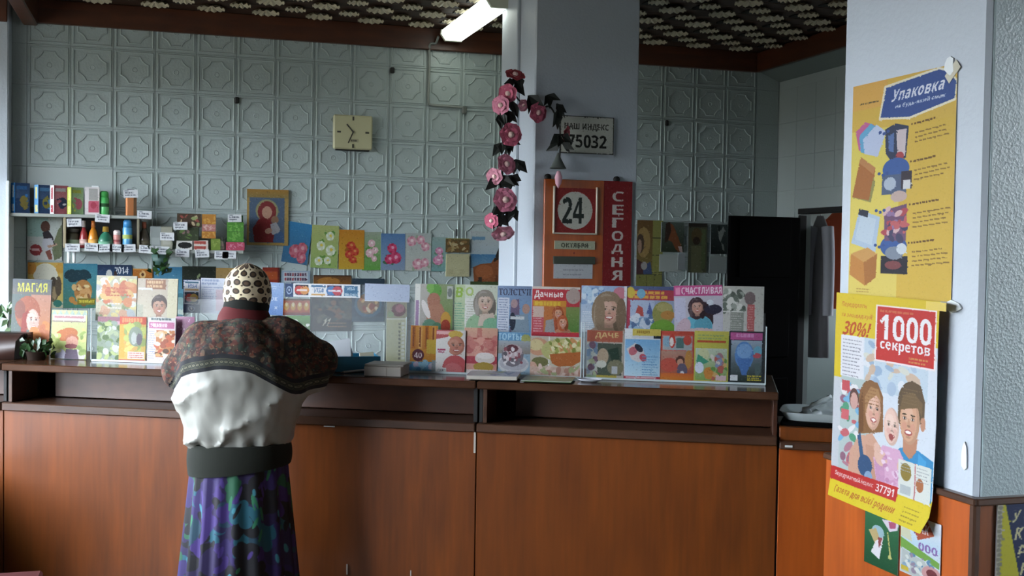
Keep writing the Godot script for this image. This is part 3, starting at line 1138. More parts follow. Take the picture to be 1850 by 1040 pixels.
func wall_clock() -> void:
	var t := thing("wall_clock", "square beige wall clock with thin dark hands and four hour marks", "clock", Transform3D(Basis(), Vector3(1.442, 2.528, -9.06)))
	var face := tinted("a9a684", 0.5)
	part(bx(Vector3(0, 0, -0.012), Vector3(0.31, 0.27, 0.05), 0.010), "case", face, t)
	part(bx(Vector3(0, -0.13, -0.02), Vector3(0.27, 0.03, 0.04), 0.004), "base_rim", M.dark, t)
	var ink := tinted("33322a", 0.5)
	for k in 4:
		var a := k * PI / 2
		var s := Vector3(0.014, 0.03, 0.004)
		part(bx(Vector3(), s, 0.001), "hour_mark", ink, t, Transform3D(Basis(Vector3.BACK, -a), Vector3(sin(a) * 0.112, cos(a) * 0.108, 0.014)))
	var hh := mb()
	box(hh, Vector3(0, 0.036, 0), Vector3(0.011, 0.085, 0.003), 0.001)
	part(done(hh), "hour_hand", ink, t, Transform3D(Basis(Vector3.BACK, deg_to_rad(41)), Vector3(0, 0.002, 0.018)))
	var mh := mb()
	box(mh, Vector3(0, 0.045, 0), Vector3(0.009, 0.105, 0.003), 0.001)
	part(done(mh), "minute_hand", ink, t, Transform3D(Basis(Vector3.BACK, deg_to_rad(156)), Vector3(0, 0.002, 0.021)))
	var hub := mb()
	lathe(hub, [Vector2(0.001, 0), Vector2(0.008, 0), Vector2(0.008, 0.01), Vector2(0.001, 0.012)], 12)
	part(done(hub), "hub", ink, t, Transform3D(Basis(Vector3.RIGHT, PI / 2), Vector3(0, 0.002, 0.013)))
	canvas(30, 12, "a9a684")
	lines(5, 25, 90, 1, 60, "5a584a", 0.8)
	var q := printed()
	shared(card_mesh(q, 0.062, 0.024, 0.001, face, print_mat), "dial_print", t, at(0.012, -0.066, 0.0145))


func wall_cable() -> void:
	var t := thing("cable", "grey cable running from the lamp down the tiles and sideways", "cable")
	var st := mb()
	tube(st, smooth_path([Vector3(2.112, 3.319, -9), Vector3(2.104, 3.276, -9.06), Vector3(2.058, 3.264, -9.06), Vector3(2.064, 3.182, -9.1), Vector3(2.062, 2.959, -9.1), Vector3(2.06, 2.807, -9.1), Vector3(2.097, 2.782, -9.1), Vector3(2.203, 2.78, -9.1), Vector3(2.338, 2.776, -9.1)], 4), 0.010, 8)
	part(done(st), "sheath", tinted("7d827c", 0.5), t)
	part(bx(Vector3(2.362, 2.755, -9.1), Vector3(0.04, 0.06, 0.03), 0.008), "junction_box", tinted("5c605a", 0.5), t)


func lamp_fitting() -> void:
	# a fluorescent fitting under the ceiling: tray, milky diffuser, end caps, and the light it gives
	var t := thing("ceiling_lamp", "long lit fluorescent ceiling lamp with white diffuser next to the pillar", "lamp", at(2.225, 3.315, -8.29))
	var shine := StandardMaterial3D.new()
	shine.albedo_color = Color(0.9, 0.9, 0.88)
	shine.emission_enabled = true
	shine.emission = Color(0.96, 1.0, 0.97)
	shine.emission_energy_multiplier = 2.2
	part(bx(Vector3(0, 0.065, 0), Vector3(0.13, 0.03, 1.40), 0.004), "tray", M.white, t)
	var st := mb()
	var rows := []
	for z in [-0.66, 0.66]:
		rows.append([Vector3(-0.095, 0.05, z), Vector3(-0.10, 0.02, z), Vector3(-0.065, -0.03, z), Vector3(0.065, -0.03, z), Vector3(0.10, 0.02, z), Vector3(0.095, 0.05, z)])
	rings(st, rows)
	part(done(st), "diffuser_glow", shine, t)
	for z in [-0.675, 0.675]:
		var e := mb()
		var ro := []
		for d in [-0.015, 0.015]:
			ro.append([Vector3(-0.10, 0.055, z + d), Vector3(-0.105, 0.02, z + d), Vector3(-0.068, -0.034, z + d), Vector3(0.068, -0.034, z + d), Vector3(0.105, 0.02, z + d), Vector3(0.10, 0.055, z + d)])
		rings(e, ro)
		part(done(e), "end_cap", tinted("c8ccb8", 0.5), t)
	var l := AreaLight3D.new()
	l.name = "lamp_light"
	l.area_size = Vector2(0.16, 1.3)
	l.light_color = Color(0.97, 1.0, 0.94)
	l.light_energy = 0.28
	l.area_range = 12.0
	l.shadow_enabled = true
	l.transform = Transform3D(Basis(Vector3.RIGHT, -PI / 2), Vector3(0, -0.04, 0))
	t.add_child(l)


func price_tag(x: float, y: float, z: float, where: String, w := 0.10, h := 0.058) -> void:
	tags += 1
	var o := MeshInstance3D.new()
	o.mesh = card_mesh(tag_prints[tags % tag_prints.size()], w, h, 0.002, M.paper, print_mat)
	put(o, "price_tag")
	o.transform = Transform3D(Basis.from_euler(Vector3(0, 0, deg_to_rad(rng.randf_range(-4, 4)))), Vector3(x, y, z))
	tag(o, "small white price tag " + where, "price tag", "price tags on the wall shelf")

var tags := 0
var tag_prints := []


func wall_shelf() -> void:
	var zf := -8.85
	var sh := thing("wall_shelf", "white two-tier wall shelf with goods beside the left pier", "shelf", Transform3D())
	var sm := tinted("8d928c", 0.5)
	part(bx(Vector3(-1.052, 1.52, -8.97), Vector3(0.02, 1.06, 0.28), 0.003), "side_panel", M.white, sh)
	part(bx(Vector3(-0.61, 1.812, -8.98), Vector3(0.89, 0.024, 0.25), 0.003), "upper_shelf", sm, sh)
	part(bx(Vector3(-0.04, 1.566, -8.98), Vector3(1.26, 0.026, 0.25), 0.003), "lower_shelf", sm, sh)
	part(bx(Vector3(-0.675, 1.69, -8.98), Vector3(0.018, 0.22, 0.24), 0.002), "divider", tinted("8f8468", 0.5), sh)
	part(bx(Vector3(-0.168, 1.69, -8.98), Vector3(0.018, 0.22, 0.24), 0.002), "divider", tinted("6f6a58", 0.5), sh)
	part(bx(Vector3(-0.42, 1.69, -9.095), Vector3(0.50, 0.22, 0.012)), "back_panel", tinted("3a3c3a", 0.7), sh)
	for v in [[7, 9], [4, 5], [9, 9], [2, 6]]:
		canvas(34, 22, "dfe3e6")
		rect(8, 10, 30, 14, "9aa0a8")
		lines(14, 30, 72, 2, 30, "6a6e78", 0.6)
		tag_prints.append(printed())
	var up := 1.825
	var lo := 1.580

	# boxes with bright spines on the upper shelf
	var kinds := [
		[Vector3(-0.964, 1.923, -8.9), 0.10, 0.215, "2a78c0", "c9d8e0", "1d3c66", "8a7a34", "dark blue carton with bright blue and white spine at shelf's left end"],
		[Vector3(-0.812, 1.927, -8.9), 0.095, 0.205, "4c94cc", "e0d27a", "20406c", "8a8430", "navy carton with pale blue and yellow spine, second on upper shelf"],
		[Vector3(-0.704, 1.93, -8.9), 0.10, 0.205, "d8d4d4", "b03a44", "a8525c", "26304c", "red and navy carton with narrow white spine, third on upper shelf"],
		[Vector3(-0.595, 1.925, -8.9), 0.085, 0.195, "b9c23a", "d0d468", "7a9a64", "b05460", "green and pink carton with yellow-green spine, fourth on upper shelf"]]
	for k in kinds.size():
		var s: Array = kinds[k]
		var b := thing("carton", s[7], "box", Transform3D(Basis(Vector3.UP, 0.35), Vector3(s[0].x, up + s[2] / 2, -8.90)), "cartons on the upper wall shelf")
		canvas(60, 100, s[5])
		shade(0, 0, 100, 50, s[5], Color(s[5]).lightened(0.15).to_html(false))
		oval(60, 62, 30, 20, s[6])
		rect(10, 10, 70, 12, Color(s[3]).darkened(0.2).to_html(false))
		blotch(10, 40, 80, 50, [s[6], s[5], s[3]], 8, 12)
		var q := printed()
		shared(card_mesh(q, s[1], s[2], 0.02, tinted(s[5]), print_mat), "body", b, at(0, 0, 0.01))
		canvas(20, 100, s[3])
		rect(20, 70, 60, 24, s[4])
		rect(30, 8, 40, 40, s[4])
		q = printed()
		shared(card_mesh(q, 0.036, s[2], 0.002, tinted(s[3]), print_mat), "spine", b, Transform3D(Basis(Vector3.UP, -1.0), Vector3(-s[1] / 2 - 0.012, 0, 0.0)))
	var gr := thing("carton", "thin dark grey carton against the white end panel of shelf", "box", at(-1.02, up + 0.10, -8.99), "cartons on the upper wall shelf")
	part(bx(Vector3(), Vector3(0.03, 0.2, 0.12), 0.002), "body", tinted("55504c"), gr)

	var soap := thing("soap_carton", "white and pink soap packet on the upper shelf by the green can", "packet", at(-0.49, up, -8.9))
	canvas(50, 100, "e4dcdc")
	rect(28, 6, 60, 42, "a9a8a4")
	rect(26, 50, 70, 42, "c8566c")
	oval(60, 66, 20, 12, "b03a50")
	var qs := printed()
	shared(card_mesh(qs, 0.10, 0.20, 0.05, M.white, print_mat), "body", soap, at(0, 0.10, 0.02))
	part(bx(Vector3(0.02, 0.205, -0.005), Vector3(0.05, 0.012, 0.03), 0.002), "flap", M.white, soap)

	spray_can("bright green spray can with rounded cap on upper shelf", Vector3(-0.408, 1.919, -8.9), up, 0.034, 0.175, "4aa85a", "3f9a4a", "2c5a34")
	var tb := thing("tube_box", "orange and white tube box with price tag at the shelf's right end", "box", Transform3D(Basis(Vector3.UP, 0.3), Vector3(Vector3(-0.223, 1.924, -8.9).x, up, -8.92)))
	part(bx(Vector3(0, 0.085, 0), Vector3(0.065, 0.17, 0.04), 0.003), "body", tinted("c07a48"), tb)
	part(bx(Vector3(0.026, 0.085, 0.021), Vector3(0.022, 0.17, 0.003)), "label", tinted("6a4a2c"), tb)
	part(bx(Vector3(0, 0.18, 0), Vector3(0.05, 0.03, 0.03), 0.004), "cap", tinted("5a5a68"), tb)

	# cosmetics on the lower shelf
	var j := thing("jar", "dark jar with pale green label in the shelf's cubby corner", "jar", at(Vector3(-0.625, 1.651, -8.92).x, lo, -8.96))
	lathe_part(j, "body", tinted("3c3a2c", 0.3), [Vector2(0.001, 0), Vector2(0.047, 0), Vector2(0.05, 0.02), Vector2(0.05, 0.10), Vector2(0.04, 0.115), Vector2(0.001, 0.115)])
	lathe_part(j, "label", tinted("93ab8c"), [Vector2(0.0505, 0.012), Vector2(0.0512, 0.012), Vector2(0.0512, 0.06), Vector2(0.0505, 0.06)])
	lathe_part(j, "lid", tinted("55524a"), [Vector2(0.001, 0.115), Vector2(0.046, 0.115), Vector2(0.046, 0.14), Vector2(0.001, 0.142)])
	bottle("slim red bottle with white pump top beside the dark jar", Vector3(-0.548, 1.652, -8.9), lo, "8a2c30", "d8d4d0", 0.03, 0.20, "c8a8a0")
	bottle("curvy orange shampoo bottle between red and green bottles", Vector3(-0.483, 1.653, -8.9), lo, "c07a24", "b86a2c", 0.036, 0.20, "d09a48")
	bottle("round green flask with yellow neck on lower shelf", Vector3(-0.397, 1.655, -8.9), lo, "2f6a52", "a88a3c", 0.054, 0.16, "5f9478")
	spray_can("short pink can with white cap on lower shelf", Vector3(-0.319, 1.656, -8.9), lo, 0.027, 0.135, "c88a84", "d8c4c0", "b05a5c")
	spray_can("tall light blue spray can with domed blue cap", Vector3(-0.245, 1.658, -8.9), lo, 0.034, 0.215, "4a8cb8", "3f86bc", "a8b86a")
	bottle("dark brown square bottle with rust cap right of cubby", Vector3(-0.128, 1.66, -8.9), lo, "403a30", "8a4a34", 0.042, 0.20, "5a5442")
	for s in [[Vector3(-0.046, 1.703, -8.9), 0.08, 0.17, "7f8684", "flat grey packet leaning right of the brown bottle"], [Vector3(0.033, 1.705, -8.93), 0.085, 0.17, "8a8a7c", "grey-beige packet behind a white tag on lower shelf"]]:
		var o := thing("packet", s[4], "packet", at(s[0].x, lo, -8.92))
		part(bx(Vector3(0, s[2] / 2, 0), Vector3(s[1], s[2], 0.04), 0.004), "body", tinted(s[3], 0.4), o)
		part(bx(Vector3(0, s[2] * 0.35, 0.021), Vector3(s[1] * 0.7, s[2] * 0.3, 0.002)), "label", tinted(Color(s[3]).lightened(0.12).to_html(false)), o)
	# stacked soap boxes with fruit and flowers
	var px: Vector3 = Vector3(0.164, 1.666, -8.92)
	stack_box("white soap box with black oval print under the dark fruit boxes", px.x, lo, 0.125, 0.065, "d4d4ce", ["1f1f1f"], 0)
	stack_box("dark green soap box in the middle of the fruit box stack", px.x + 0.02, lo + 0.067, 0.155, 0.10, "3c4630", ["5d7a3c", "8a6a6a", "2c3424"], 1)
	stack_box("dark soap box with fruit and red rim atop the fruit box stack", px.x + 0.03, lo + 0.169, 0.175, 0.10, "4a3a2c", ["93a868", "c8b48c", "a04a44"], 1)
	px = Vector3(0.284, 1.668, -8.92)
	stack_box("flat white and red soap box, lower of two", px.x - 0.01, lo, 0.115, 0.034, "d2c4b8", ["a8453c"], 2)
	stack_box("flat white and red soap box, upper of two", px.x - 0.01, lo + 0.035, 0.115, 0.036, "d8ccc0", ["b04a40"], 2)
	px = Vector3(0.366, 1.67, -8.95)
	stack_box("olive green box standing behind the white tube", px.x + 0.02, lo, 0.07, 0.085, "6f8a34", ["8aa04a"], 1)
	stack_box("orange soap bar, lowest of the orange stack", px.x - 0.03, lo + 0.087, 0.10, 0.052, "b8782c", ["d09a4a"], 1)
	stack_box("pink soap bar in the middle of the orange stack", px.x - 0.03, lo + 0.141, 0.098, 0.05, "c07a74", ["d8b0a4"], 1)
	stack_box("orange soap bar, topmost of the orange stack", px.x - 0.03, lo + 0.193, 0.10, 0.075, "c08030", ["d8a048"], 1)
	px = Vector3(0.531, 1.672, -8.9)
	stack_box("pink soap box under the two green boxes", px.x, lo, 0.135, 0.062, "b8445c", ["d07a90"], 1)
	stack_box("bright green soap box, lower of two at shelf's right end", px.x, lo + 0.064, 0.12, 0.075, "4c8a30", ["6aa848"], 1)
	stack_box("bright green soap box, upper of two at shelf's right end", px.x, lo + 0.141, 0.12, 0.072, "4f9034", ["70b04c"], 1)
	stack_box("dark green tin topmost at the shelf's right end", px.x, lo + 0.215, 0.11, 0.05, "3f6a3c", ["587a4c"], 1)
	bottle("small white tube standing before the green boxes", Vector3(0.428, 1.67, -8.87), lo, "b4bab4", "8c9a94", 0.024, 0.095, "9ab0a4")
	for k in 2:
		var tt := thing("test_tube", "left slim white tube hanging under the lower shelf" if k == 0 else "right slim white tube hanging under the lower shelf", "tube", at(Vector3(-0.653, 1.509, -8.95).x + k * 0.037, 1.468, -8.95))
		lathe_part(tt, "body", M.white, [Vector2(0.001, 0), Vector2(0.011, 0.004), Vector2(0.012, 0.02), Vector2(0.012, 0.085), Vector2(0.001, 0.087)])

	for s in [
		[Vector3(-0.417, 1.799, -8.845), "on the upper shelf edge under the green spray can"],
		[Vector3(-0.125, 1.831, -8.845), "over the brown bottle with the rust cap"],
		[Vector3(-0.222, 1.983, -8.845), "stuck on the top of the orange tube box"],
		[Vector3(-0.609, 1.763, -8.845), "on the dark jar's lid in the cubby"],
		[Vector3(-0.62, 1.582, -8.845), "on lower shelf edge under the dark jar"],
		[Vector3(-0.488, 1.588, -8.845), "on lower shelf edge under the orange bottle"],
		[Vector3(-0.397, 1.582, -8.845), "on lower shelf edge under the round green flask"],
		[Vector3(-0.316, 1.583, -8.845), "on lower shelf edge under the short pink can"],
		[Vector3(-0.236, 1.584, -8.845), "on lower shelf edge under the blue spray can"],
		[Vector3(-0.112, 1.578, -8.845), "on lower shelf edge under the brown bottle"],
		[Vector3(0.036, 1.675, -8.845), "on the front of the grey-beige packet"],
		[Vector3(0.13, 1.755, -8.845), "on the dark soap boxes with fruit"],
		[Vector3(0.002, 1.572, -8.845), "on lower shelf edge above the trailing plant"],
		[Vector3(0.144, 1.554, -8.845), "on lower shelf edge under the black oval box"],
		[Vector3(0.287, 1.552, -8.845), "on lower shelf edge under the white and red boxes"],
		[Vector3(0.427, 1.541, -8.845), "hanging tall under the small white tube"],
		[Vector3(0.484, 1.546, -8.845), "hanging under the pink soap box, rightmost low tag"],
		[Vector3(0.522, 1.822, -8.845), "on the green tin at the shelf's right end"]]:
		price_tag(s[0].x, s[0].y, -8.842, s[1])

	var pl := thing("trailing_plant", "green trailing plant hanging beneath the goods shelf", "plant", Transform3D(Basis(), Vector3(-0.01, 1.482, -8.8)))
	var pot := mb()
	lathe(pot, [Vector2(0.001, -0.02), Vector2(0.05, -0.02), Vector2(0.065, 0.06), Vector2(0.058, 0.06), Vector2(0.05, 0.03), Vector2(0.001, 0.03)], 16)
	part(done(pot), "pot", tinted("2f4a44"), pl)
	leaves(pl, 34, Vector3(0.0, 0.03, 0.02), Vector3(0.10, 0.09, 0.05), 0.055, M.leaf)


func leaves(parent: Node, n: int, c: Vector3, spread: Vector3, size: float, m: Material) -> void:
	var st := mb()
	st.set_smooth_group(0)
	leaf_shape(st, size)
	st.set_material(m)
	var mesh := done(st).commit()
	for i in n:
		var d := Vector3(rng.randf_range(-1, 1), rng.randf_range(-1, 1), rng.randf_range(-1, 1))
		var p := c + d * spread
		var b := Basis.from_euler(Vector3(rng.randf_range(-0.9, 0.5), rng.randf_range(-1.2, 1.2), d.x * -1.2 + rng.randf_range(-0.6, 0.6))).scaled(Vector3.ONE * rng.randf_range(0.7, 1.25))
		shared(mesh, "leaf", parent, Transform3D(b, p))


func leaf_shape(st: SurfaceTool, l: float) -> void:
	# a folded pointed leaf hanging down from the origin, a little thick
	for s in [-1.0, 1.0]:
		for f in [0.001, -0.001]:
			var a := Vector3(0, 0, f)
			var b := Vector3(s * l * 0.28, -l * 0.4, l * 0.08 + f)
			var c := Vector3(0, -l, -l * 0.05 + f)
			var e := Vector3(0, -l * 0.45, f)
			var away := Vector3(0, -l * 0.5, -signf(f))
			tri(st, a, b, e, away)
			tri(st, e, b, c, away)


func lathe_part(parent: Node, called: String, m: Material, profile: Array, xf := Transform3D()) -> void:
	var st := mb()
	lathe(st, profile, 18)
	part(done(st), called, m, parent, xf)


func bottle(label: String, p: Vector3, y: float, body: String, cap: String, r: float, h: float, lab: String) -> void:
	var o := thing("bottle", label, "bottle", at(p.x, y, -8.92))
	lathe_part(o, "body", tinted(body, 0.25), [Vector2(0.001, 0), Vector2(r * 0.85, 0), Vector2(r, h * 0.06), Vector2(r, h * 0.35), Vector2(r * 0.72, h * 0.60), Vector2(r * 0.4, h * 0.72), Vector2(r * 0.36, h * 0.76), Vector2(0.001, h * 0.76)])
	lathe_part(o, "cap", tinted(cap, 0.35), [Vector2(0.001, h * 0.76), Vector2(r * 0.42, h * 0.76), Vector2(r * 0.38, h), Vector2(0.001, h)])
	lathe_part(o, "label", tinted(lab), [Vector2(r * 1.005, h * 0.10), Vector2(r * 1.02, h * 0.10), Vector2(r * 1.02, h * 0.32), Vector2(r * 1.005, h * 0.32)])


func spray_can(label: String, p: Vector3, y: float, r: float, h: float, body: String, cap: String, lab: String) -> void:
	var o := thing("spray_can", label, "can", at(p.x, y, -8.92))
	lathe_part(o, "body", tinted(body, 0.25), [Vector2(0.001, 0), Vector2(r * 0.96, 0), Vector2(r, 0.006), Vector2(r, h * 0.7), Vector2(r * 0.9, h * 0.74), Vector2(0.001, h * 0.74)])
	lathe_part(o, "cap", tinted(cap, 0.3), [Vector2(0.001, h * 0.74), Vector2(r * 0.92, h * 0.74), Vector2(r * 0.9, h * 0.93), Vector2(r * 0.6, h), Vector2(0.001, h)])
	lathe_part(o, "label", tinted(lab), [Vector2(r * 1.003, h * 0.34), Vector2(r * 1.02, h * 0.34), Vector2(r * 1.02, h * 0.48), Vector2(r * 1.003, h * 0.48)])


func stack_box(label: String, x: float, y: float, w: float, h: float, c: String, dots: Array, kind: int) -> void:
	canvas(int(w * 420), int(h * 420), c)
	if kind == 0:
		oval(50, 50, 40, 34, dots[0])
	elif kind == 2:
		rect(12, 25, 74, 50, dots[0])
	else:
		blotch(10, 15, 80, 70, dots, 10, 14)
	var q := printed()
	var o := MeshInstance3D.new()
	o.mesh = card_mesh(q, w, h, 0.07, tinted(c), print_mat)
	put(o, "soap_box")
	o.transform = at(x, y + h / 2, -8.875)
	tag(o, label, "box", "soap boxes stacked on the lower wall shelf")

# ---------- things standing and lying on the counter
func rack(label: String, x0: float, x1: float, zb: float, mid_h: float) -> void:
	var o := thing("display_rack", label, "rack", cf)
	var w := x1 - x0
	var xc := (x0 + x1) / 2
	part(bx(Vector3(xc, 1.0514, -0.315), Vector3(w, 0.0016, 0.17)), "base_plate", M.clear, o)
	part(bx(Vector3(xc, 1.20, zb), Vector3(w, 0.30, 0.003)), "back_plate", M.clear, o)
	part(bx(Vector3(xc, 1.056, -0.2285), Vector3(w, 0.009, 0.002)), "front_lip", M.acrylic_edge, o)
	part(bx(Vector3(xc, mid_h, -0.366), Vector3(w, 0.003, 0.066)), "step_plate", M.clear, o)
	for x in [x0, x1]:
		part(bx(Vector3(x, 1.178, -0.277), Vector3(0.003, 0.244, 0.098)), "side_plate", M.clear, o)
		part(bx(Vector3(x, 1.178, -0.226), Vector3(0.005, 0.246, 0.003), 0.001), "side_edge", M.acrylic_edge, o)


func build_counter_things() -> void:
	rack("clear acrylic rack of food and garden magazines in front of the pillar", -1.415, -0.622, -0.40, 1.2225)
	rack("clear acrylic rack of eight magazines at the counter's right end", -0.610, 0.166, -0.40, 1.2475)
	rack("clear acrylic rack of magazines left of the woman", -2.965, -2.20, -0.40, 1.2335)
	var q: Rect2
	var lo := -0.270
	var hi := -0.345

	# --- left of the woman
	canvas(140, 220, "7a5a4a")
	shade(0, 0, 100, 20, "34404a", "5a5650")
	shade(50, 20, 50, 80, "a8705a", "c0703a")
	shade(0, 20, 50, 80, "4d5a58", "5a665f")
	words("МАГИЯ", 14, 5, 12, "b8b428", 76)
	oval(42, 44, 32, 22, "9a4a2c")
	oval(22, 40, 14, 12, "7c3c2a")
	poly([30, 46, 44, 40, 40, 80, 66, 98, 40, 90, 26, 70], "8f2a1e")
	head(56, 54, 16, 15, "d4a898", "8a4a34", 0.15)
	poly([48, 66, 60, 68, 60, 82, 52, 86], "cfa596")
	oval(28, 98, 30, 20, "c0bdb4")
	blotch(62, 60, 34, 34, ["c8783a", "b8643a", "d09060"], 14, 12)
	q = printed()
	magazine("dark magazine with painted red-haired lady and yellow-green title, leftmost on counter", q, Vector3(-3.38, 1.28, -0.37), 0.212, 0.298, {"base": 1.0505, "tilt": -0.5})

	canvas(130, 180, "b9b86a")
	shade(0, 0, 100, 100, "c0c08a", "aebf5a")
	for k in 6:
		poly([k * 17, 10, k * 17 + 8, 0, k * 17 + 16, 10], "9ab0a0")
	rect(4, 10, 92, 12, "d8d0c4")
	rect(8, 12, 84, 5, "b07a7c")
	rect(2, 22, 94, 3, "8a7a6a")
	oval(44, 50, 32, 13, "b86024", -14)
	oval(60, 58, 18, 9, "a8542a")
	oval(60, 66, 17, 13, "c98a72")
	oval(58, 74, 18, 5, "7a2026")
	oval(28, 92, 16, 12, "b8b4c8")
	oval(84, 90, 14, 14, "cfc8bc")
	poly([44, 80, 74, 80, 80, 100, 40, 100], "4a3050")
	blotch(78, 40, 20, 50, ["8fa84a", "c9d070", "7a9440"], 12, 9)
	blotch(0, 46, 26, 40, ["a8b45a", "8f9a44", "ccca84"], 12, 10)
	q = printed()
	magazine("green children's magazine with small orange-capped figure at the rack's left side", q, Vector3(-3.113, 1.172, -0.275), 0.187, 0.23, {"base": 1.0532, })

	canvas(150, 150, "a8a48a")
	blotch(0, 0, 100, 100, ["c0c490", "7f8a5c", "b88a6c", "9aa0a0", "c9b878", "6a7a50", "c8ccc4"], 70, 12)
	blotch(20, 12, 76, 50, ["c0764a", "b8603c", "cc8a5a", "c9a05c"], 26, 13)
	lines(26, 26, 66, 3, 8, "a84a30")
	lines(30, 60, 40, 2, 9, "cfc8b0")
	poly([0, 84, 14, 92, 60, 94, 98, 90, 98, 100, 0, 100], "5f6c4c")
	rect(20, 92, 76, 4, "cfd0cc")
	q = printed()
	magazine("orange and green flower gardening magazine, upper row left of the bearded man", q, Vector3(-2.906, 1.355, -0.345), 0.213, 0.201, {"base": 1.2360, })

	canvas(140, 150, "b3aa94")
	shade(0, 0, 100, 100, "a89a88", "bdb49c")
	rect(20, 3, 50, 22, "8a5a3c")
	lines(24, 6, 42, 2, 9, "c8a070", 0.7)
	rect(2, 22, 36, 4, "c4ccd0")
	rect(76, 0, 24, 100, "c0b898")
	portrait(56, 62, 17, "a8765c", "3c2c28", "b0a89a", false)
	oval(56, 96, 26, 9, "cfc8bc")
	rect(0, 60, 16, 40, "a0a08c")
	q = printed()
	magazine("beige magazine with a dark-haired man's face, upper row left of woman", q, Vector3(-2.691, 1.348, -0.345), 0.207, 0.197, {"base": 1.2360, })

	canvas(90, 170, "8a9a84")
	rect(0, 0, 100, 12, "9a6472")
	rect(58, 10, 40, 8, "cf9aac")
	blotch(0, 14, 100, 86, ["6f8a54", "a4b48c", "c8ccc4", "55703c", "8fa090", "b0c078"], 60, 12)
	q = printed()
	magazine("small mauve-topped magazine of white garden flowers, lower row far left", q, Vector3(-2.901, 1.158, -0.268), 0.118, 0.207, {"base": 1.0532, })

	canvas(100, 170, "c9a44a")
	rect(0, 0, 100, 17, "c0442c")
	lines(10, 3, 80, 1, 16, "d88a50", 0.6)
	rect(0, 17, 22, 76, "d09a30")
	blotch(22, 18, 76, 60, ["b0b858", "d0c860", "8a9a50", "c89a4a"], 26, 14)
	oval(62, 44, 26, 22, "7d8a78")
	oval(56, 48, 10, 14, "aab0a8")
	oval(76, 50, 10, 14, "5f5660")
	rect(34, 78, 62, 16, "d8c0b4")
	lines(38, 81, 54, 3, 4.5, "b04a40")
	rect(0, 96, 100, 4, "b8382c")
	q = printed()
	magazine("small yellow and red garden magazine in the lower row, second from left", q, Vector3(-2.773, 1.159, -0.262), 0.137, 0.211, {"base": 1.0532, })

	canvas(110, 180, "d2c4c8")
	rect(0, 0, 100, 6, "c8ccc8")
	lines(12, 1, 74, 1, 9, "4a5a5c", 0.5)
	rect(4, 10, 92, 14, "b8648c")
	lines(10, 13, 80, 1, 14, "e0c0d0", 0.6)
	lines(4, 30, 26, 13, 5, "8a94b8")
	rect(32, 28, 66, 60, "b8703c")
	blotch(34, 32, 60, 54, ["a04a2c", "d09a5c", "5a3a24", "d8b48c", "c05a34", "e0d0bc"], 36, 11)
	q = printed()
	magazine("pink and white magazine with orange baking photo beside the woman's elbow", q, Vector3(-2.625, 1.158, -0.262), 0.141, 0.21, {"base": 1.0532, })

	canvas(110, 130, "8f5a7c")
	shade(0, 0, 100, 100, "a06a88", "7c4468")
	for k in 16:
		oval(rng.randf() * 100, rng.randf() * 60, 3, 2, "c9a0bc")
	oval(60, 84, 18, 14, "d09a84")
	q = printed()
	magazine("plum magazine with pale flecks just behind the woman's left shoulder", q, Vector3(-2.526, 1.217, -0.3), 0.096, 0.105, {"base": 1.0532, })

	# --- the right-hand racks: food and garden magazines
	canvas(150, 210, "a8a49c")
	shade(60, 0, 40, 100, "8a9a70", "6f8a4c")
	rect(0, 0, 14, 100, "d4d4cc")
	rect(3, 34, 8, 62, "9a7aa0")
	oval(54, 14, 16, 14, "5f9a44")
	oval(40, 8, 10, 10, "74ac50")
	oval(50, 34, 17, 16, "a8705a")
	poly([30, 46, 70, 40, 82, 60, 74, 92, 34, 96], "b07860")
	oval(40, 84, 18, 12, "5c8a70")
	oval(60, 90, 14, 12, "4f7a5c")
	oval(82, 74, 13, 18, "c8963c")
	oval(82, 86, 12, 14, "a03a28")
	oval(30, 52, 8, 20, "d8d0cc", -20)
	rect(84, 4, 14, 26, "b8bcb4")
	oval(91, 17, 6, 9, "7a807c")
	q = printed()
	magazine("tall magazine showing a gardener with vegetables, top left of the left rack", q, Vector3(-1.321, 1.338, -0.345), 0.18, 0.221, {"base": 1.2250, })

	canvas(110, 170, "c9832c")
	shade(0, 0, 100, 50, "d08a2c", "c07a34")
	for k in 4:
		rect(6 + k * 24, 0, 14, 50, "d89a4c" if k % 2 else "b86a24")
		rect(9 + k * 24, 4, 6, 42, "8a4a24")
	rect(60, 30, 40, 30, "c9a83c")
	oval(30, 64, 22, 13, "5a2230")
	words("40", 16, 58, 12, "d8c4c8", 28)
	rect(0, 78, 80, 22, "5fa0c4")
	blotch(0, 80, 78, 18, ["90c4dc", "4a84b0", "c0b0c0"], 12, 10)
	rect(80, 74, 20, 26, "8a9698")
	q = printed()
	magazine("orange and blue magazine with the number forty, lower left rack corner", q, Vector3(-1.343, 1.162, -0.262), 0.127, 0.2, {"base": 1.0532, })

	canvas(170, 190, "c4ccb8")
	shade(0, 0, 26, 100, "b4c49a", "a0b894")
	words("В", 4, 6, 20, "8ab03c", 16, 0.1)
	oval(36, 14, 9, 9, "a4bc6c")
	oval(36, 14, 5, 5, "c4ccb8")
	lines(3, 38, 22, 12, 5, "5f9a7c")
	rect(26, 28, 30, 72, "d4d4cc")
	lines(30, 34, 22, 13, 5, "a8a898")
	portrait(72, 34, 17, "c8ac98", "8a8278", "8fb48c")
	poly([60, 60, 90, 56, 98, 80, 56, 84], "c9b4a4")
	oval(86, 80, 18, 14, "7ab08c")
	q = printed()
	magazine("pale green magazine with a smiling fair-haired woman, left rack top row", q, Vector3(-1.126, 1.338, -0.35), 0.206, 0.222, {"base": 1.2250, })

	canvas(130, 190, "cf8f80")
	shade(0, 0, 100, 40, "d4a488", "cc8a80")
	rect(0, 22, 100, 3, "a84a44")
	poly([40, 0, 52, 0, 60, 60, 36, 60], "c07468")
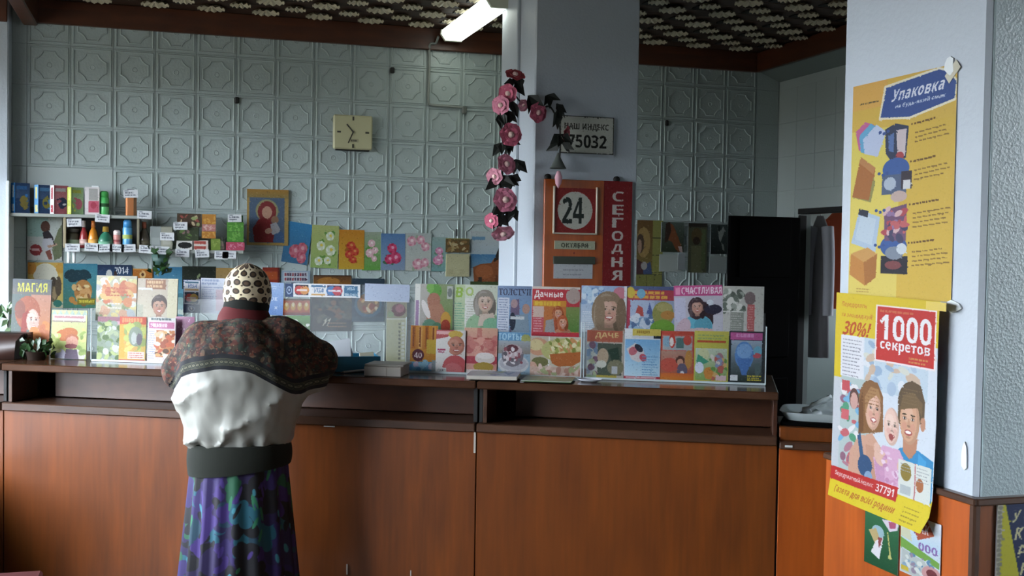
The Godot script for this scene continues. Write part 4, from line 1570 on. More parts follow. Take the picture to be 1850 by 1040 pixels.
	blotch(0, 26, 100, 40, ["c87870", "d89888", "b8605c"], 20, 14)
	rect(0, 62, 100, 16, "b03a48")
	oval(64, 66, 30, 12, "d4c8c0")
	oval(64, 60, 26, 7, "e0d8d4")
	oval(60, 84, 30, 10, "a88a34")
	rect(4, 90, 92, 10, "d8ccc8")
	q = printed()
	magazine("pink and peach recipe magazine under the pale green one", q, Vector3(-1.08, 1.155, -0.258), 0.152, 0.208, {"base": 1.0532, })

	canvas(120, 180, "d4d0cc")
	poly([0, 0, 62, 0, 40, 16, 0, 22], "b04a4c")
	rect(2, 3, 56, 8, "d8a0a0")
	oval(66, 10, 24, 9, "c9a84a")
	head(68, 36, 29, 22, "c07a64", "8a5a3c", 0.08)
	poly([36, 28, 30, 60, 44, 62, 48, 40], "d8d4d0")
	rect(6, 44, 28, 4, "a83a5c")
	rect(8, 50, 22, 3, "a83a5c")
	oval(66, 88, 42, 30, "c05054")
	oval(60, 92, 30, 16, "c8686a")
	rect(6, 88, 32, 11, "d8d8d4")
	for k in 9:
		rect(9 + k * 3, 90, 1.4, 7, "5c5c60")
	q = printed()
	magazine("white magazine with red-clad baby's face and barcode, left rack front row", q, Vector3(-1.216, 1.149, -0.25), 0.135, 0.194, {"base": 1.0532, })

	canvas(140, 190, "6c86ac")
	shade(0, 0, 100, 100, "7a90b4", "6a9ac0")
	words("ТОЛСТУШКА", 4, 6, 13, "3a3c54", 130, 0.0, font_serif)
	rect(2, 24, 34, 70, "c0c8d8")
	lines(5, 28, 28, 13, 5, "6a7494")
	poly([40, 30, 64, 26, 66, 60, 58, 96, 38, 96], "6a5c78")
	oval(50, 36, 10, 9, "a88a8c")
	poly([44, 60, 90, 56, 96, 100, 44, 100], "7f94a4")
	oval(84, 46, 11, 10, "b08a7c")
	oval(46, 72, 9, 18, "252c3c")
	rect(40, 62, 40, 6, "c8ccd0")
	q = printed()
	magazine("blue newspaper-style magazine with white text column, left of the red one", q, Vector3(-0.946, 1.345, -0.347), 0.158, 0.205, {"base": 1.2250, })

	canvas(180, 170, "b8343c")
	rect(0, 0, 100, 5, "c9c0b4")
	words("Дачные", 5, 8, 17, "ece0dc", 60)
	rect(2, 28, 70, 12, "c8842c")
	lines(6, 30, 60, 1, 13, "d8b030", 0.65)
	oval(86, 18, 15, 16, "a8948c")
	rect(2, 40, 24, 22, "c4a89c")
	rect(2, 62, 24, 34, "b84a54")
	lines(4, 64, 20, 6, 5, "dca8ac")
	rect(26, 40, 74, 56, "b86a34")
	shade(72, 40, 28, 50, "7a8a4c", "4f7a34")
	portrait(56, 52, 8, "cc9070", "a04a24", "a84a2c")
	portrait(66, 70, 8, "d09478", "b05028", "b87a5c")
	poly([28, 92, 30, 68, 46, 64, 50, 92], "8f8f90")
	rect(0, 92, 100, 8, "c0303c")
	q = printed()
	magazine("red magazine with white title and laughing couple, left rack top right", q, Vector3(-0.756, 1.333, -0.342), 0.216, 0.229, {"base": 1.2250, })

	canvas(120, 130, "8aa8bc")
	rect(0, 0, 100, 20, "5f94bc")
	words("ТОРТЫ", 4, 3, 15, "a4cce4", 68)
	oval(86, 16, 14, 12, "a0a45c")
	shade(0, 20, 100, 30, "9aa4ac", "8a8078")
	oval(50, 74, 46, 22, "c0c0c4")
	oval(50, 72, 40, 17, "a8a8b0")
	oval(48, 54, 32, 26, "6f6a72")
	oval(48, 44, 28, 16, "b8a4a8")
	oval(46, 38, 18, 9, "5c3038")
	blotch(22, 36, 54, 40, ["cfc0c4", "8a4a54", "d4ccd0", "5a545c"], 26, 6)
	q = printed()
	magazine("cake magazine with a cream torte on a white plate, left rack front row", q, Vector3(-0.931, 1.167, -0.262), 0.153, 0.153, {"base": 1.0532, })

	canvas(180, 130, "b8b4a0")
	rect(0, 0, 38, 100, "b4a898")
	oval(18, 26, 20, 22, "c08a6c")
	oval(14, 22, 14, 14, "c9b884")
	oval(22, 64, 16, 12, "6a6a3c")
	oval(8, 78, 9, 14, "c89a84")
	rect(38, 0, 2, 76, "d8d8d4")
	oval(66, 34, 42, 30, "b0ae6c")
	oval(70, 22, 30, 14, "c4b87a")
	blotch(40, 8, 58, 46, ["98a04c", "d0c488", "c88a54", "7a8438", "dcd4a8"], 40, 7)
	poly([40, 44, 100, 36, 98, 60, 84, 72, 56, 74, 44, 66], "b0602c")
	rect(0, 76, 100, 24, "c0a090")
	blotch(0, 78, 100, 20, ["d0b4a8", "a87a6a", "98a070"], 22, 8)
	q = printed()
	magazine("cookery magazine with salad in an orange bowl, below the red magazine", q, Vector3(-0.744, 1.139, -0.262), 0.235, 0.181, {"base": 1.0532, })

	# --- the far right rack, upper row
	canvas(160, 160, "8aa8c8")
	shade(0, 0, 100, 100, "92acd0", "b4c0c8")
	lines(4, 5, 52, 2, 10, "5f88b8", 0.7)
	blotch(4, 4, 56, 40, ["a8c4dc", "7f9cc0", "c4d4e0"], 20, 10)
	lines(4, 56, 28, 9, 4.5, "d8dce4")
	oval(84, 16, 14, 14, "c87888")
	rect(94, 0, 6, 60, "dcdce0")
	portrait(62, 50, 24, "c89a84", "8a745c", "a88a78")
	oval(42, 60, 11, 38, "8a745c")
	oval(88, 62, 11, 36, "7c6650")
	q = printed()
	magazine("blue magazine with a big smiling long-haired woman, right rack top left", q, Vector3(-0.54, 1.353, -0.345), 0.203, 0.207, {"base": 1.2500, })

	canvas(160, 160, "8a98b4")
	rect(0, 0, 100, 9, "4c5a80")
	rect(0, 8, 100, 22, "a83c48")
	lines(6, 11, 88, 2, 9, "d8a040", 0.7)
	oval(8, 14, 9, 12, "c9b040")
	oval(30, 16, 9, 10, "6aa4c0")
	rect(0, 30, 8, 70, "b03c50")
	rect(8, 30, 50, 36, "a0b0cc")
	poly([18, 62, 24, 40, 34, 46, 36, 64], "b04a44")
	poly([42, 58, 48, 34, 56, 60], "4a5c94")
	rect(8, 66, 54, 34, "6a8aac")
	blotch(10, 60, 50, 38, ["c4ccd8", "4f6a90", "8fb0cc", "b8c4d4"], 26, 9)
	oval(76, 58, 22, 26, "8a8a48")
	oval(78, 44, 17, 10, "a0985c")
	oval(86, 60, 15, 9, "b07c3c")
	oval(76, 90, 26, 20, "6a9a34")
	q = printed()
	magazine("colourful puzzle magazine with orange title and green-clad figure, right rack top row", q, Vector3(-0.333, 1.357, -0.347), 0.212, 0.203, {"base": 1.2500, })

	canvas(150, 150, "b4b0bc")
	shade(0, 0, 100, 22, "c04a84", "b8447c")
	rect(4, 4, 9, 15, "e08aac")
	words("СЧАСТЛИВАЯ", 16, 4, 14, "e8d4e0", 82)
	rect(2, 26, 22, 50, "b8b8d0")
	oval(62, 64, 20, 30, "35262c")
	portrait(48, 44, 12, "b88a78", "3a2a30", "5cacc4")
	oval(18, 90, 14, 24, "c0a4b0", 24)
	oval(52, 96, 36, 8, "c4a8ac")
	oval(80, 50, 18, 10, "2c2a3c")
	oval(74, 36, 7, 6, "c8d0dc")
	rect(80, 62, 18, 34, "b8b8c4")
	q = printed()
	magazine("pink-titled magazine with a dark-haired woman in turquoise, right rack top row", q, Vector3(-0.124, 1.368, -0.345), 0.211, 0.199, {"base": 1.2560, "tilt": 2.2})

	canvas(140, 150, "a8a8a0")
	shade(0, 0, 100, 100, "a4a49c", "b0b0aa")
	oval(14, 18, 12, 12, "6a746a")
	blotch(6, 10, 46, 40, ["5c665c", "8a9288", "c0c0b8", "4a524a"], 36, 8)
	rect(20, 52, 32, 44, "7c8078")
	lines(22, 55, 28, 9, 4.5, "b4b4ac")
	oval(66, 24, 13, 13, "6a5c5c")
	rect(60, 36, 18, 60, "a85454")
	lines(62, 40, 14, 10, 5, "c08480")
	rect(0, 50, 56, 2, "c4c4bc")
	q = printed()
	magazine("grey-toned magazine with a red vertical strip, right rack's top right", q, Vector3(0.068, 1.37, -0.345), 0.177, 0.195, {"base": 1.2500, })

	# lower row
	canvas(130, 160, "b8b0a4")
	rect(0, 0, 96, 24, "b05a44")
	words("ДАЧЕ", 22, 4, 14, "d8b878", 62)
	rect(0, 27, 28, 68, "b4bcb4")
	blotch(2, 30, 24, 62, ["8a98a8", "7a5c70", "a8b48c", "6a84a0"], 18, 9)
	rect(30, 27, 64, 66, "4a5448")
	oval(44, 54, 15, 17, "b09a80")
	oval(40, 70, 14, 8, "c8c8bc")
	poly([56, 40, 84, 34, 88, 58, 70, 66], "2c4034")
	oval(78, 76, 22, 16, "7d7a60")
	rect(68, 74, 16, 16, "b8bcc0")
	rect(28, 93, 54, 7, "b0a040")
	rect(0, 93, 28, 7, "8fa880")
	q = printed()
	magazine("gardening magazine with rust-red title strip, right rack front row far left", q, Vector3(-0.521, 1.162, -0.262), 0.163, 0.202, {"base": 1.0532, })

	canvas(130, 160, "d0d4d8")
	rect(22, 0, 78, 14, "c8b450")
	lines(34, 4, 40, 1, 10, "9a7c2c", 0.5)
	rect(20, 14, 60, 5, "c0c4cc")
	rect(80, 14, 20, 5, "1c2430")
	shade(2, 21, 96, 72, "6aa4d4", "b4d4e4")
	poly([6, 40, 30, 28, 52, 40, 60, 60, 40, 66, 20, 60], "c8c0c0")
	oval(24, 44, 12, 8, "b8606c", -20)
	oval(40, 38, 13, 6, "2c2c3c", 35)
	oval(52, 56, 10, 7, "b84a5c", 20)
	lines(50, 54, 44, 8, 5, "5c90bc")
	rect(0, 93, 100, 7, "b03844")
	rect(6, 94, 84, 3, "d8a8b0")
	q = printed()
	magazine("light blue magazine with a tumbling figure and red foot, right rack front row", q, Vector3(-0.359, 1.175, -0.26), 0.156, 0.2, {"base": 1.0532, })

	canvas(120, 170, "b84434")
	rect(6, 8, 90, 32, "c0584c")
	rect(8, 10, 86, 28, "9aa0a4")
	oval(22, 22, 14, 10, "7aa0b8")
	oval(36, 20, 9, 14, "b8382c")
	rect(48, 14, 22, 20, "4a6c6a")
	oval(80, 18, 12, 10, "c0483c")
	oval(34, 22, 6, 9, "d8d4d0")
	shade(4, 40, 92, 56, "a88070", "a84a34")
	oval(28, 68, 26, 14, "b84a3c")
	oval(60, 58, 13, 9, "503028")
	oval(60, 62, 9, 7, "c08a70")
	oval(84, 56, 10, 18, "b8803c")
	oval(66, 78, 15, 14, "5c5468")
	oval(66, 84, 6, 5, "cfccd0")
	shade(0, 84, 100, 16, "c8602c", "d07a24")
	q = printed()
	magazine("red and orange children's magazine with a dark-haired child, right rack front row", q, Vector3(-0.21, 1.166, -0.262), 0.147, 0.207, {"base": 1.0532, })

	canvas(120, 170, "b4ae44")
	shade(0, 0, 100, 24, "c0b450", "a8b040")
	lines(10, 8, 76, 2, 6, "8a9a60")
	rect(8, 19, 84, 4, "b04a2c")
	shade(4, 34, 92, 62, "b0bcac", "7a9a50")
	oval(28, 46, 16, 12, "b8bc90")
	poly([6, 62, 12, 46, 44, 60, 24, 66], "3c8c70")
	oval(16, 72, 13, 11, "c4cce0")
	oval(44, 82, 15, 12, "c07c34")
	oval(74, 58, 13, 16, "9a7078")
	blotch(48, 48, 46, 44, ["b05a50", "7a8aac", "c9c0b8", "5f8a44", "c8a060"], 26, 8)
	rect(64, 86, 30, 10, "d0b0b8")
	rect(0, 96, 100, 4, "c0b040")
	q = printed()
	magazine("yellow-green magazine of tiny garden animals, right rack front row", q, Vector3(-0.063, 1.171, -0.262), 0.146, 0.206, {"base": 1.0532, })

	canvas(120, 170, "20262a")
	rect(4, 3, 92, 14, "a84a80")
	lines(20, 5, 60, 1, 12, "c07aa8", 0.6)
	shade(6, 18, 88, 78, "8a9cac", "26302c")
	oval(44, 46, 27, 26, "4a78b4")
	oval(44, 38, 22, 14, "6a94c4")
	poly([22, 52, 66, 52, 50, 84, 38, 84], "3f68a4")
	oval(82, 38, 12, 10, "5c9cb4")
	oval(80, 46, 12, 5, "b04a54")
	poly([74, 62, 86, 60, 92, 76, 78, 92], "4a5c5c")
	rect(5, 84, 22, 11, "c8ccd0")
	lines(54, 84, 40, 3, 4, "c0b034", 0.6)
	q = printed()
	magazine("dark magazine with magenta strip and blue balloon shape, right rack front end", q, Vector3(0.085, 1.175, -0.262), 0.146, 0.204, {"base": 1.0532, })

	# --- stickers on the glass screen, paper and leaflets
	var gl := thing("glass_screen", "clear glass screen standing along counter behind the woman", "screen", cf)
	part(bx(Vector3(-2.02, 1.2415, -0.50), Vector3(1.16, 0.383, 0.005)), "pane", M.clear, gl)
	part(bx(Vector3(-2.02, 1.055, -0.50), Vector3(1.17, 0.01, 0.02), 0.001), "foot_rail", M.metal, gl)
	canvas(60, 130, "223a70")
	rect(4, 2, 92, 72, "d8dade")
	rect(10, 6, 78, 5, "3f6a80")
	words("VISA", 24, 14, 10, "5c74a8", 54, 0.2)
	rect(10, 28, 78, 5, "c9a06a")
	rect(10, 38, 78, 32, "2a3c50")
	oval(36, 54, 24, 12, "b83c34")
	oval(62, 54, 24, 12, "d0a44c")
	rect(22, 52, 54, 4, "e0c4b8")
	oval(48, 87, 20, 9, "8fa0c8")
	oval(48, 87, 13, 6, "223a70")
	oval(48, 86, 5, 4, "c0c8dc")
	q = printed()
	card("sticker", "upright bank card sticker with blue foot, left of the headscarf", "sticker", q, Vector3(-2.585, 1.358, -0.493), 0.091, 0.163, {"frame": cf})
	canvas(200, 40, "d8dadc")
	rect(3, 12, 20, 76, "3a3440")
	oval(9, 50, 7, 32, "b83838")
	oval(17, 50, 7, 32, "d08a4c")
	rect(5, 44, 16, 14, "e0c8c0")
	rect(27, 12, 21, 16, "3c6a90")
	words("VISA", 30, 34, 32, "5c7aa4", 15, 0.2)
	rect(27, 74, 21, 12, "c89a5c")
	rect(51, 12, 21, 76, "34304a")
	oval(57, 50, 7.5, 34, "4a78b0")
	oval(66, 50, 7.5, 34, "b84450")
	rect(52, 44, 19, 14, "d8c8d0")
	rect(76, 12, 20, 76, "3a6c90")
	words("VISA", 80, 22, 22, "c0d0dc", 12)
	words("Electron", 78, 62, 22, "d8e0e4", 16)
	q = printed()
	card("sticker", "long white strip of four bank card emblems on the glass screen", "sticker", q, Vector3(-1.89, 1.401, -0.493), 0.337, 0.064, {"frame": cf})
	canvas(30, 50, "223a64")
	oval(50, 50, 34, 30, "8aa0c0")
	oval(50, 50, 22, 20, "223a64")
	oval(50, 48, 8, 10, "b8c4d8")
	q = printed()
	card("sticker", "small navy sticker with ring emblem at the strip's left end", "sticker", q, Vector3(-2.08, 1.399, -0.493), 0.042, 0.064, {"frame": cf})
	canvas(130, 56, "b4c0d8")
	shade(0, 0, 100, 100, "b0bcd4", "b8c6de")
	rect(0, 94, 100, 6, "d4dae4")
	q = printed()
	card("notice", "blank bluish-white sheet taped to the glass screen's right end", "paper", q, Vector3(-1.587, 1.397, -0.49), 0.221, 0.084, {"frame": cf, "tilt": -0.6})
	canvas(80, 130, "c0c6d4")
	lines(4, 4, 82, 2, 9, "8a98b4", 0.7)
	rect(2, 26, 94, 2, "7a88a8")
	lines(5, 32, 54, 13, 5, "8f98b0")
	rect(62, 32, 34, 60, "c8b4bc")
	q = printed()
	card("newspaper", "white printed bulletin with pale blue heading beside the headscarf's left", "newspaper", q, Vector3(-2.473, 1.363, -0.49), 0.125, 0.173, {"frame": cf})
	canvas(60, 110, "5f84bc")
	shade(0, 0, 100, 100, "8aa4cc", "567cb8")
	words("OK", 26, 44, 12, "c4d0e4", 40)
	words("×", 50, 72, 10, "c4d0e4", 18)
	lines(24, 12, 40, 2, 7, "b8c8e0")
	q = printed()
	card("leaflet", "blue leaflet with white letters just right of the headscarf", "leaflet", q, Vector3(-2.151, 1.356, -0.488), 0.088, 0.158, {"frame": cf, "tilt": -2.0})

	# --- flat things
	canvas(150, 100, "b0b8cc")
	shade(0, 0, 45, 100, "d0d4d8", "c0c8cc")
	blotch(44, 6, 54, 86, ["7a90b8", "b0c0d4", "98a87c", "5f7aa8", "c8ccd4"], 30, 12)
	q = printed()
	var fm := thing("magazine_stack", "thick glossy magazine lying flat at the front edge between the racks", "magazine", cf * Transform3D(Basis(Vector3.UP, 0.10), Vector3(-0.985, 1.0575, -0.105)))
	part(bx(Vector3(0, 0.0075, 0), Vector3(0.215, 0.016, 0.19), 0.001), "page_block", M.page_edge, fm)
	shared(card_mesh(q, 0.22, 0.195, 0.001, M.paper, gloss_print_mat), "front_cover", fm, Transform3D(Basis(Vector3.RIGHT, -PI / 2), Vector3(0, 0.0175, 0)))
	canvas(150, 100, "8fa078")
	shade(0, 40, 100, 60, "a0ac8c", "9ab07c")
	blotch(30, 4, 66, 36, ["c0a48c", "d0c0a4", "a87c64", "98a474"], 30, 10)
	q = printed()
	var gm := thing("magazine_stack", "green-covered magazine lying flat in front of the salad magazine", "magazine", cf * Transform3D(Basis(Vector3.UP, 0.03), Vector3(-0.745, 1.0555, -0.105)))
	part(bx(Vector3(0, 0.002, 0), Vector3(0.21, 0.004, 0.19), 0.0005), "page_block", tinted("4f6438"), gm)
	shared(card_mesh(q, 0.212, 0.192, 0.001, M.paper, gloss_print_mat), "front_cover", gm, Transform3D(Basis(Vector3.RIGHT, -PI / 2), Vector3(0, 0.0055, 0)))
	var sd := thing("coin_dish", "shallow oval pale coin dish on counter between the two racks", "dish", cf * at(-0.572, 1.0505, -0.14))
	var ds := mb()
	var rows := []
	for p in [[0.03, 0.0], [0.038, 0.003], [0.054, 0.010], [0.052, 0.012], [0.034, 0.006], [0.001, 0.005]]:
		rows.append(circle(Vector3(0, p[1], 0), p[0], p[0] * 0.8, 24))
	rings(ds, rows)
	part(done(ds), "bowl", tinted("b8bcc4", 0.3), sd)

	# the blue tray of papers and the grey box
	var tr := thing("paper_tray", "teal-blue plastic tray of loose papers beside the woman's right elbow", "tray", cf * Transform3D(Basis(Vector3.UP, 0.42), Vector3(-1.70, 1.051, -0.30)))
	var teal := tinted("2a7a9c", 0.35)
	part(bx(Vector3(0, 0.004, 0), Vector3(0.24, 0.006, 0.30), 0.002), "floor", teal, tr)
	part(bx(Vector3(0, 0.036, 0.148), Vector3(0.24, 0.07, 0.005), 0.002), "front_wall", teal, tr)
	part(bx(Vector3(0, 0.030, -0.148), Vector3(0.24, 0.058, 0.005), 0.002), "back_wall", teal, tr)
	for s in [-1, 1]:
		part(bx(Vector3(s * 0.118, 0.033, 0), Vector3(0.005, 0.064, 0.30), 0.002), "side_wall", teal, tr)
	var up := thing("paper_sheaf", "white papers sticking up in the blue tray next to the woman", "paper", cf * Transform3D(Basis.from_euler(Vector3(-0.5, 0.35, 0.12)), Vector3(-1.765, 1.122, -0.33)))
	for k in 3:
		part(bx(Vector3(0.004 * k, 0.006 * k, -0.006 * k), Vector3(0.105, 0.11, 0.001)), "sheet", M.paper, up, Transform3D(Basis(Vector3.BACK, 0.08 * (k - 1)), Vector3()))
	var u2 := thing("paper_pad", "small cream note pad at right in the blue tray", "pad", cf * Transform3D(Basis.from_euler(Vector3(-0.7, 0.3, 0.10)), Vector3(-1.625, 1.105, -0.31)))
	part(bx(Vector3(0, 0, 0), Vector3(0.065, 0.05, 0.012), 0.001), "pages", tinted("c4c0a8"), u2)
	part(bx(Vector3(0, 0, -0.008), Vector3(0.067, 0.052, 0.002)), "backing", M.page_edge, u2)
	var pen := thing("pen", "white pen lying against the front of the blue tray", "pen", cf * Transform3D(Basis.from_euler(Vector3(0, 0.35, 0.10)), Vector3(-1.615, 1.062, -0.125)))
	var ps := mb()
	tube(ps, [Vector3(-0.055, 0, 0), Vector3(-0.045, 0, 0), Vector3(0.06, 0, 0)], 0.0045, 8)
	part(done(ps), "barrel", M.white, pen)
	var pt := mb()
	tube(pt, [Vector3(-0.055, 0, 0), Vector3(-0.070, 0, 0)], 0.004, 8, 0.001)
	part(done(pt), "tip", M.metal, pen)
	var gb := thing("stamp_box", "low grey-beige cardboard box between blue tray and magazine rack", "box", cf * Transform3D(Basis(Vector3.UP, 0.04), Vector3(-1.47, 1.051, -0.115)))
	part(bx(Vector3(0, 0.021, 0), Vector3(0.165, 0.042, 0.15), 0.002), "body", tinted("9a938a"), gb)
	part(bx(Vector3(0.005, 0.047, -0.01), Vector3(0.175, 0.009, 0.155), 0.002), "lid", tinted("86837a"), gb)
	part(bx(Vector3(0.018, 0.0205, 0.0755), Vector3(0.003, 0.040, 0.001)), "seam", tinted("7a726c"), gb)

	# the left end: terminal and plants
	var tm := thing("terminal", "dark brown desk device with small white label at the counter's left", "device", cf * Transform3D(Basis(Vector3.UP, 0.1), Vector3(-3.42, 1.051, -0.24)))
	var tst := mb()
	var prof := [Vector3(0, 0, 0.09), Vector3(0, 0.085, 0.075), Vector3(0, 0.115, 0.02), Vector3(0, 0.12, -0.09), Vector3(0, 0, -0.09)]
	var trs := []
	for x in [-0.14, 0.085]:
		trs.append(prof.map(func(p): return p + Vector3(x, 0, 0)))
	rings(tst, trs)
	part(done(tst), "body", tinted("33201a", 0.4), tm)
	part(bx(Vector3(0.02, 0.105, -0.03), Vector3(0.16, 0.03, 0.05), 0.008), "handset", tinted("1d1512", 0.35), tm)
	part(bx(Vector3(-0.03, 0.032, 0.0865), Vector3(0.034, 0.011, 0.004), 0.001), "label", M.paper, tm)
	var p1 := thing("potted_plant", "low leafy green plant on counter between terminal and children's magazine", "plant", cf * at(-3.235, 1.051, -0.20))
	lathe_part(p1, "pot", tinted("3a2c24"), [Vector2(0.001, 0), Vector2(0.04, 0), Vector2(0.05, 0.04), Vector2(0.045, 0.04), Vector2(0.001, 0.034)])
	leaves(p1, 46, Vector3(0.0, 0.075, 0.0), Vector3(0.085, 0.035, 0.045), 0.045, M.leaf)
	var p2 := thing("potted_plant", "plant with small pale leaves at the counter's extreme left behind terminal", "plant", cf * at(-3.60, 1.051, -0.50))
	lathe_part(p2, "pot", tinted("54473a"), [Vector2(0.001, 0), Vector2(0.05, 0), Vector2(0.06, 0.09), Vector2(0.055, 0.09), Vector2(0.001, 0.08)])
	leaves(p2, 46, Vector3(0.0, 0.18, 0.0), Vector3(0.13, 0.09, 0.07), 0.045, tinted("5f7a54", 0.5))

	# on the low flap: a white tray with crumpled film
	var wt := thing("scale_tray", "white shallow tray on black mat at the low counter section", "tray", cf * Transform3D(Basis(Vector3.UP, -0.12), Vector3(0.47, 0.9075, -0.19)))
	part(bx(Vector3(0, 0.008, 0.0), Vector3(0.46, 0.016, 0.30), 0.003), "mat", M.black, wt)
	var ts := mb()
	var tr2 := []
	for p in [[0.19, 0.018], [0.215, 0.020], [0.235, 0.052], [0.24, 0.054], [0.232, 0.052], [0.21, 0.026], [0.001, 0.024]]:
		var row := []
		for j in 32:
			var a := TAU * j / 32
			row.append(Vector3(signf(cos(a)) * pow(absf(cos(a)), 0.35) * p[0], p[1], signf(sin(a)) * pow(absf(sin(a)), 0.35) * p[0] * 0.64))
		tr2.append(row)
	rings(ts, tr2)
	part(done(ts), "pan", tinted("b4c0c0", 0.35), wt)
	var bag := thing("plastic_bag", "crumpled translucent white plastic film lying in the white tray", "bag", cf * at(0.40, 0.934, -0.20))
	var bs := mb()
	var fn := FastNoiseLite.new()
	fn.seed = 5
	fn.frequency = 9.0
	var br := []
	for i in 9:
		var t := i / 8.0
		var row := []
		for j in 18:
			var a := TAU * j / 18
			var d := Vector3(cos(a) * 0.085, 0, sin(a) * 0.06) * sqrt(maxf(0.02, 1.0 - t * t)) * (1.0 + 0.9 * fn.get_noise_3d(cos(a), t * 2.0, sin(a)))
			row.append(d + Vector3(0.04 * t, t * 0.07 * (1.0 + 0.6 * fn.get_noise_2d(cos(a) * 2.0, sin(a) * 2.0)), 0))
		br.append(row)
	rings(bs, br)
	var film := mat(Color(0.72, 0.76, 0.76), 0.3)
	part(done(bs), "film", film, bag)
	var fold := mb()
	tube(fold, [Vector3(-0.05, 0.03, 0.05), Vector3(0.0, 0.06, 0.03), Vector3(0.05, 0.075, 0.0)], 0.008, 6, 0.003)
	part(done(fold), "fold", film, bag)

# ---------- things on and around the central pillar
func rose_mesh(r: float) -> ArrayMesh:
	# a cloth flower of rounded, cupped petals in two rounds, facing +z
	var st := mb()
	st.set_smooth_group(-1)
	for round_ in 2:
		var n := 6 if round_ == 0 else 5
		var reach := r if round_ == 0 else r * 0.66
		var lift := 0.16 if round_ == 0 else 0.42
		for k in n:
			var a := TAU * (k + 0.5 * round_) / n
			var u := Vector3(cos(a), sin(a), 0)
			var v := Vector3(-sin(a), cos(a), 0)
			var prev := []
			for i in 5:
				var t := i / 4.0
				var wd: float = [0.10, 0.42, 0.56, 0.50, 0.16][i] * reach
				var c := u * reach * (0.08 + 0.92 * t) + Vector3(0, 0, reach * lift * sin(t * 2.2) + round_ * 0.04 * r)
				var row := [c - v * wd + Vector3(0, 0, reach * 0.10), c, c + v * wd + Vector3(0, 0, reach * 0.10)]
				if i > 0:
					for f in [0.012, -0.012]:
						var o := Vector3(0, 0, f * r)
						for j in 2:
							quad(st, prev[j] + o, prev[j + 1] + o, row[j + 1] + o, row[j] + o, c - o * 200.0)
				prev = row
	return done(st).commit()


